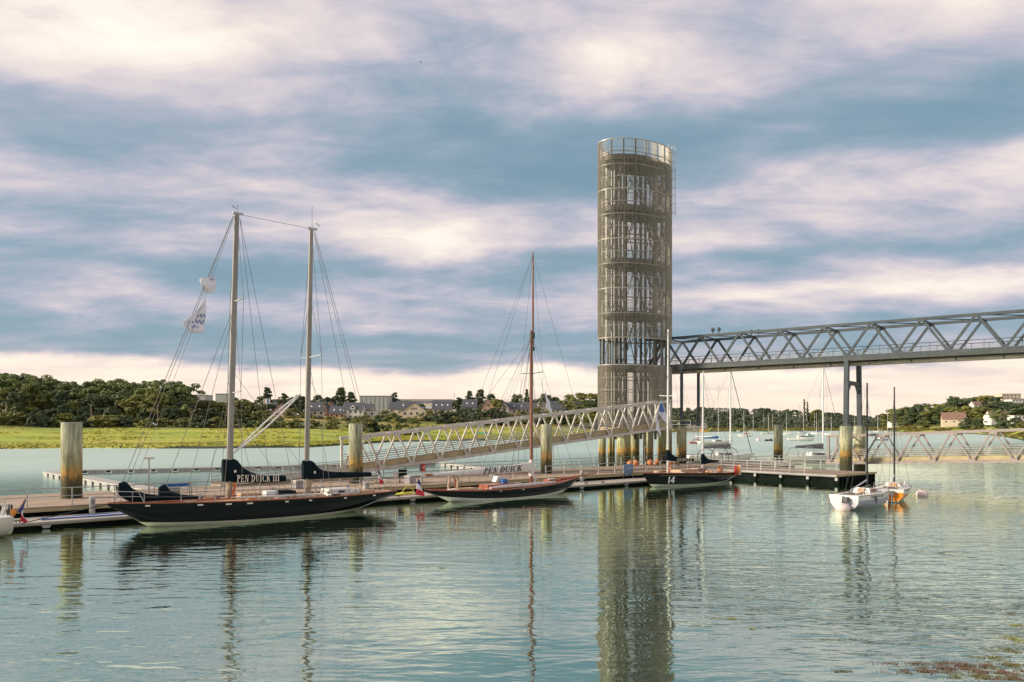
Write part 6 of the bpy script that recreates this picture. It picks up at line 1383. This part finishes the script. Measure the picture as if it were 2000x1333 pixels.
H_(660, 818, 478, 9.5, 7, 3.4, 4.4, 'worange', 'slate', 'orange rendered wing with slate roof beside the tall orange gable', cols=3, sky=2, chimney=False)
H_(692, 820, 480, 12.5, 9, 6.4, 4.2, 'wwhite', 'slate', 'white three-storey house with arched dormer and balconies', rows=2, cols=4, door=True, arch=True)
H_(722, 815, 485, 8, 6, 4.0, .2, 'wwhite', 'slate', 'white flat-roofed extension beside the three-storey house', rows=1, cols=2, chimney=False)
H_(716, 803, 520, 9, 7, 3.0, 3.4, 'wwhite', 'slate', 'small white house half hidden behind the flat-roofed extension', cols=2)
H_(772, 804, 500, 7, 8, 3.0, 4.2, 'wcream', 'slate', 'small slate-roofed house left of the broad cream gable', cols=2)
H_(789, 812, 486, 9, 9, 4.0, 5.2, 'wcream', 'slate', 'slate roof wing of the broad cream gabled house', cols=2, sky=1)
H_(810, 813, 478, 15, 9, 3.0, 5.6, 'wcream', 'slate', 'broad cream gable with row of small windows above the yellow field', gable_front=True, cols=4)
H_(864, 805, 490, 12, 9, 3.0, 5.2, 'wcream', 'slate', 'slate-roofed house with three skylights right of the cream gable', cols=3, sky=3)
H_(918, 802, 500, 9, 9, 4.0, 5.0, 'wstone', 'slate', 'grey stone house on the rise below the ragged conifers', cols=3, sky=2)
H_(924, 791, 525, 11, 9, 3.5, 4.2, 'wstone', 'slate', 'upper stone house with pale gable behind the grey stone one', cols=3)
H_(953, 802, 500, 8, 9, 4.2, 5.4, 'wpink', 'slate', 'narrow steep-roofed house with pergola beside the stone house', gable_front=True, cols=2)
H_(1004, 797, 520, 17, 9, 2.8, 4.4, 'wcream', 'slate', 'long slate-roofed house with white veranda left of the wooden mast', cols=5, sky=3, door=True)
H_(986, 798, 516, 6, 8, 3.0, 4.4, 'wwhite', 'slate', 'white gable attached to the long veranda house', gable_front=True, cols=1)
H_(1061, 801, 510, 7, 8, 3.6, 4.6, 'wstone', 'slate', 'stone gable beside the limp white flag', gable_front=True, cols=1)
H_(1088, 804, 500, 11, 9, 2.8, 5.0, 'wgrey', 'slate', 'dark slate-roofed house just above the long ramp rail', cols=3)
H_(1116, 803, 505, 10, 8, 3.0, 4.4, 'wcream', 'slate', 'slate-roofed house with chimneys near the tower', cols=3, sky=2)
H_(1036, 797, 530, 9, 8, 3.0, 4.0, 'wgrey', 'slate', 'slate-roofed house hidden behind the wooden mast', cols=2)
# big sheds behind
def shed(px0, px1, topy, basey, d, dep, m_, label, rib=True):
    a, b_ = at(px0, topy, d), at(px1, basey, d); w = b_.x - a.x; cx = (a.x + b_.x) / 2; zb = min(b_.z, ground(cx, d)) - 1; t = thing('warehouse', label, 'warehouse', (cx, d, zb), 0)
    h = a.z - zb; MB().box((0, dep / 2, h / 2), (w, dep, h)).build('wall', M[m_], t); MB().box((0, dep / 2, h + .2), (w + .6, dep + .6, .4)).build('roof', M['wgrey'], t)
    if rib:
        rb = MB().box((0, -.08, h / 2), (.25, .18, h)).mesh('cladding_rib'); rb.materials.append(M[m_])
        for k in range(int(w / 3)): obj('cladding_rib', rb, None, t).location = (-w / 2 + (k + .5) * w / int(w / 3), 0, 0)
    return t
shed(702, 760, 774, 803, 620, 22, 'wgrey', 'tall pale clad warehouse behind the white three-storey house')
t = shed(758, 882, 781, 803, 660, 20, 'wcream', 'long low pale warehouse with a blue band on the skyline', False)
MB().box((0, -.1, (CAMZ + (HOR - 785.5) / F * 660) - t.location.z), (54, .2, .9)).build('band', M['blue'], t)
MB().prism([(4 + 8 * math.cos(a), -3, 7 + 3.2 * math.sin(a)) for a in [math.pi * i / 10 for i in range(11)]], (0, 2.8, 0)).build('curved_roof', M['white'], t)
t = thing('radio_mast', 'slim red and white radio mast on the skyline beside the warehouse', 'radio mast', (at(887, 783, 640).x, 640, ground(at(887, 783, 640).x, 640)))
zt = CAMZ + (HOR - 760) / F * 640 - t.location.z
for k in range(6): MB().tube([(0, 0, zt * k / 6), (0, 0, zt * (k + 1) / 6)], .42 - .045 * k, 6).build('section', M['red' if k % 2 == 0 else 'white'], t)
for (px, w, ty, lab) in ((390, 14, 772, 'flat grey block peeping over the trees left of the schooner'), (432, 14, 770, 'grey block with roof plant behind the first schooner mast')):
    shed(px - w / 2 * 1.6, px + w / 2 * 1.6, ty, 800, 560, 14, 'wgrey', lab, False)
c = at(521, 784, 455); t = thing('billboard', 'blue and white billboard on a post in front of the dark conifer', 'billboard', (c.x, c.y, ground(c.x, c.y)), 0)
hz = c.z - t.location.z; MB().beam((0, .1, -.5), (0, .1, hz), .3, .3).build('post', M['galv'], t)
MB().box((0, 0, hz), (3.9, .2, 3.0)).build('panel', M['white'], t); MB().box((.75, -.12, hz), (.9, .05, 2.7)).build('blue_stripe', M['blue'], t); MB().box((-1.4, -.12, hz), (.7, .05, 2.7)).build('red_stripe', M['wpink'], t)
# right bank buildings
H_(1862, 829, 700, 19, 14, 4.6, 6.2, 'wcream', 'brownroof', 'chalet with broad brown roof on the right bank', gable_front=False, cols=3, ang=R(-25))
H_(1906, 822, 720, 22, 12, 4.2, 3.8, 'wpink', 'brownroof', 'low house with brown tiled roof behind the small pines', cols=4)
H_(1947, 823, 640, 16, 11, 4.0, 4.2, 'wwhite', 'brownroof', 'white house with rounded roof behind the twisted pine', cols=3)
H_(1985, 818, 600, 9, 8, 3.4, .2, 'wwhite', 'slate', 'white flat-roofed house at the edge of the right bank wood', cols=3, chimney=False)
H_(1752, 821, 860, 17, 10, 4.2, .2, 'wwhite', 'slate', 'white flat-roofed villa at the far shore behind the ramp', rows=2, cols=6, chimney=False)
H_(1905, 796, 780, 8, 8, 3.0, 3, 'wwhite', 'brownroof', 'white house high in the right bank wood', cols=2, zoff=1)
H_(1968, 800, 900, 22, 14, 18, .2, 'wcream', 'wcream', 'tan apartment block on the hilltop above the right bank', rows=5, cols=5, chimney=False, name='apartment_block', cat='building', zoff=1)
H_(1993, 803, 860, 28, 14, 13, .2, 'wwhite', 'slate', 'white long apartment block beside the tan one on the hilltop', rows=4, cols=8, chimney=False, name='apartment_block', cat='building', zoff=1)
H_(1935, 792, 980, 20, 12, 12, .2, 'wcream', 'wcream', 'distant block behind the trees left of the tan apartment block', rows=3, cols=5, chimney=False, name='apartment_block', cat='building', zoff=1)
H_(1411, 806, 1450, 30, 14, 7, .2, 'wwhite', 'slate', 'white building in the far wood above the anchorage', rows=2, cols=8, chimney=False, name='far_building', cat='building', zoff=1)
t = house(1352, 830, 700, 24, 12, 7, .2, 'wstone', 'slate', 'dark terraced building at the shore behind the slim bridge posts', rows=2, cols=6, chimney=False, name='shore_building', cat='building')
t = thing('yellow_digger', 'yellow machine standing on the far shore behind the ketch mast', 'digger', (at(1376, 820, 690).x, 690, ground(at(1376, 820, 690).x, 690)), R(5))
MB().box((0, 0, 1.0), (9, 3, 1.6)).build('chassis', M['yellow'], t); MB().box((-1.5, 0, 2.8), (4, 2.6, 2.2)).build('cab', M['orange'], t); MB().beam((2, 0, 2), (7, 0, 5), .8, .8).build('arm', M['yellow'], t)
for x in (-3, 3): MB().box((x, -1.6, .3), (2.6, .5, 1.0)).build('track', M['black'], t)
# road, poles and a car on the left bank
def upole(px, top, base, d):
    c = at(px, base, d); g = ground(c.x, d); t = thing('utility_pole', 'wooden utility pole beside the road in front of the pine wood', 'utility pole', (c.x, d, g), 0, 'utility poles along the bank road'); h = CAMZ + (HOR - top) / F * d - g
    MB().tube([(0, 0, -.5), (0, 0, h)], [.2, .14], 8).build('pole', mat('pole_wood_%d' % px, (.36, .27, .22), .9), t); MB().box((0, 0, h - .5), (1.2, .1, .12)).build('crossarm', M['wood'], t)
for a_ in ((12, 787, 808, 312), (178, 790, 814, 312), (308, 792, 817, 312), (373, 803, 818, 312)): upole(*a_)
c = at(296, 818, 311); t = thing('white_car', 'small white car on the road in front of the pine wood', 'car', (c.x, c.y, ground(c.x, c.y) + .25), R(3))
MB().loft([[(-2.1, -.8, .25), (2.1, -.8, .25), (2.1, .8, .25), (-2.1, .8, .25)], [(-2.15, -.85, .6), (2.15, -.85, .55), (2.15, .85, .55), (-2.15, .85, .6)], [(-2.05, -.8, .95), (2.0, -.8, .85), (2.0, .8, .85), (-2.05, .8, .95)]]).build('body', M['white'], t)
cb = MB().loft([[(-1.9, -.78, .93), (1.1, -.78, .86), (1.1, .78, .86), (-1.9, .78, .93)], [(-1.5, -.65, 1.5), (.3, -.65, 1.5), (.3, .65, 1.5), (-1.5, .65, 1.5)]]).build('cabin', M['white'], t)
MB().loft([[(-1.7, -.80, 1.0), (.9, -.80, .98), (.9, .80, .98), (-1.7, .80, 1.0)], [(-1.42, -.69, 1.42), (.28, -.69, 1.42), (.28, .69, 1.42), (-1.42, .69, 1.42)]]).build('window', M['glass'], cb)
for x in (-1.35, 1.3):
    for y in (-.78, .78): MB().tube([(x, y - .1, .3), (x, y + .1, .3)], .32, 12).build('wheel', M['black'], t)
t = thing('bird', 'tiny dark bird in flight high above the schooner', 'bird', at(822, 122, 120)); MB().ball((0, 0, 0), .07, 8, 5, (2.2, 1, .9)).build('body', M['black'], t, True)
MB().poly([(-.06, 0, .02), (.06, 0, .02), (.0, -.32, .12)]).poly([(-.06, 0, .02), (.06, 0, .02), (.0, .32, .12)]).build('wing', M['black'], t)
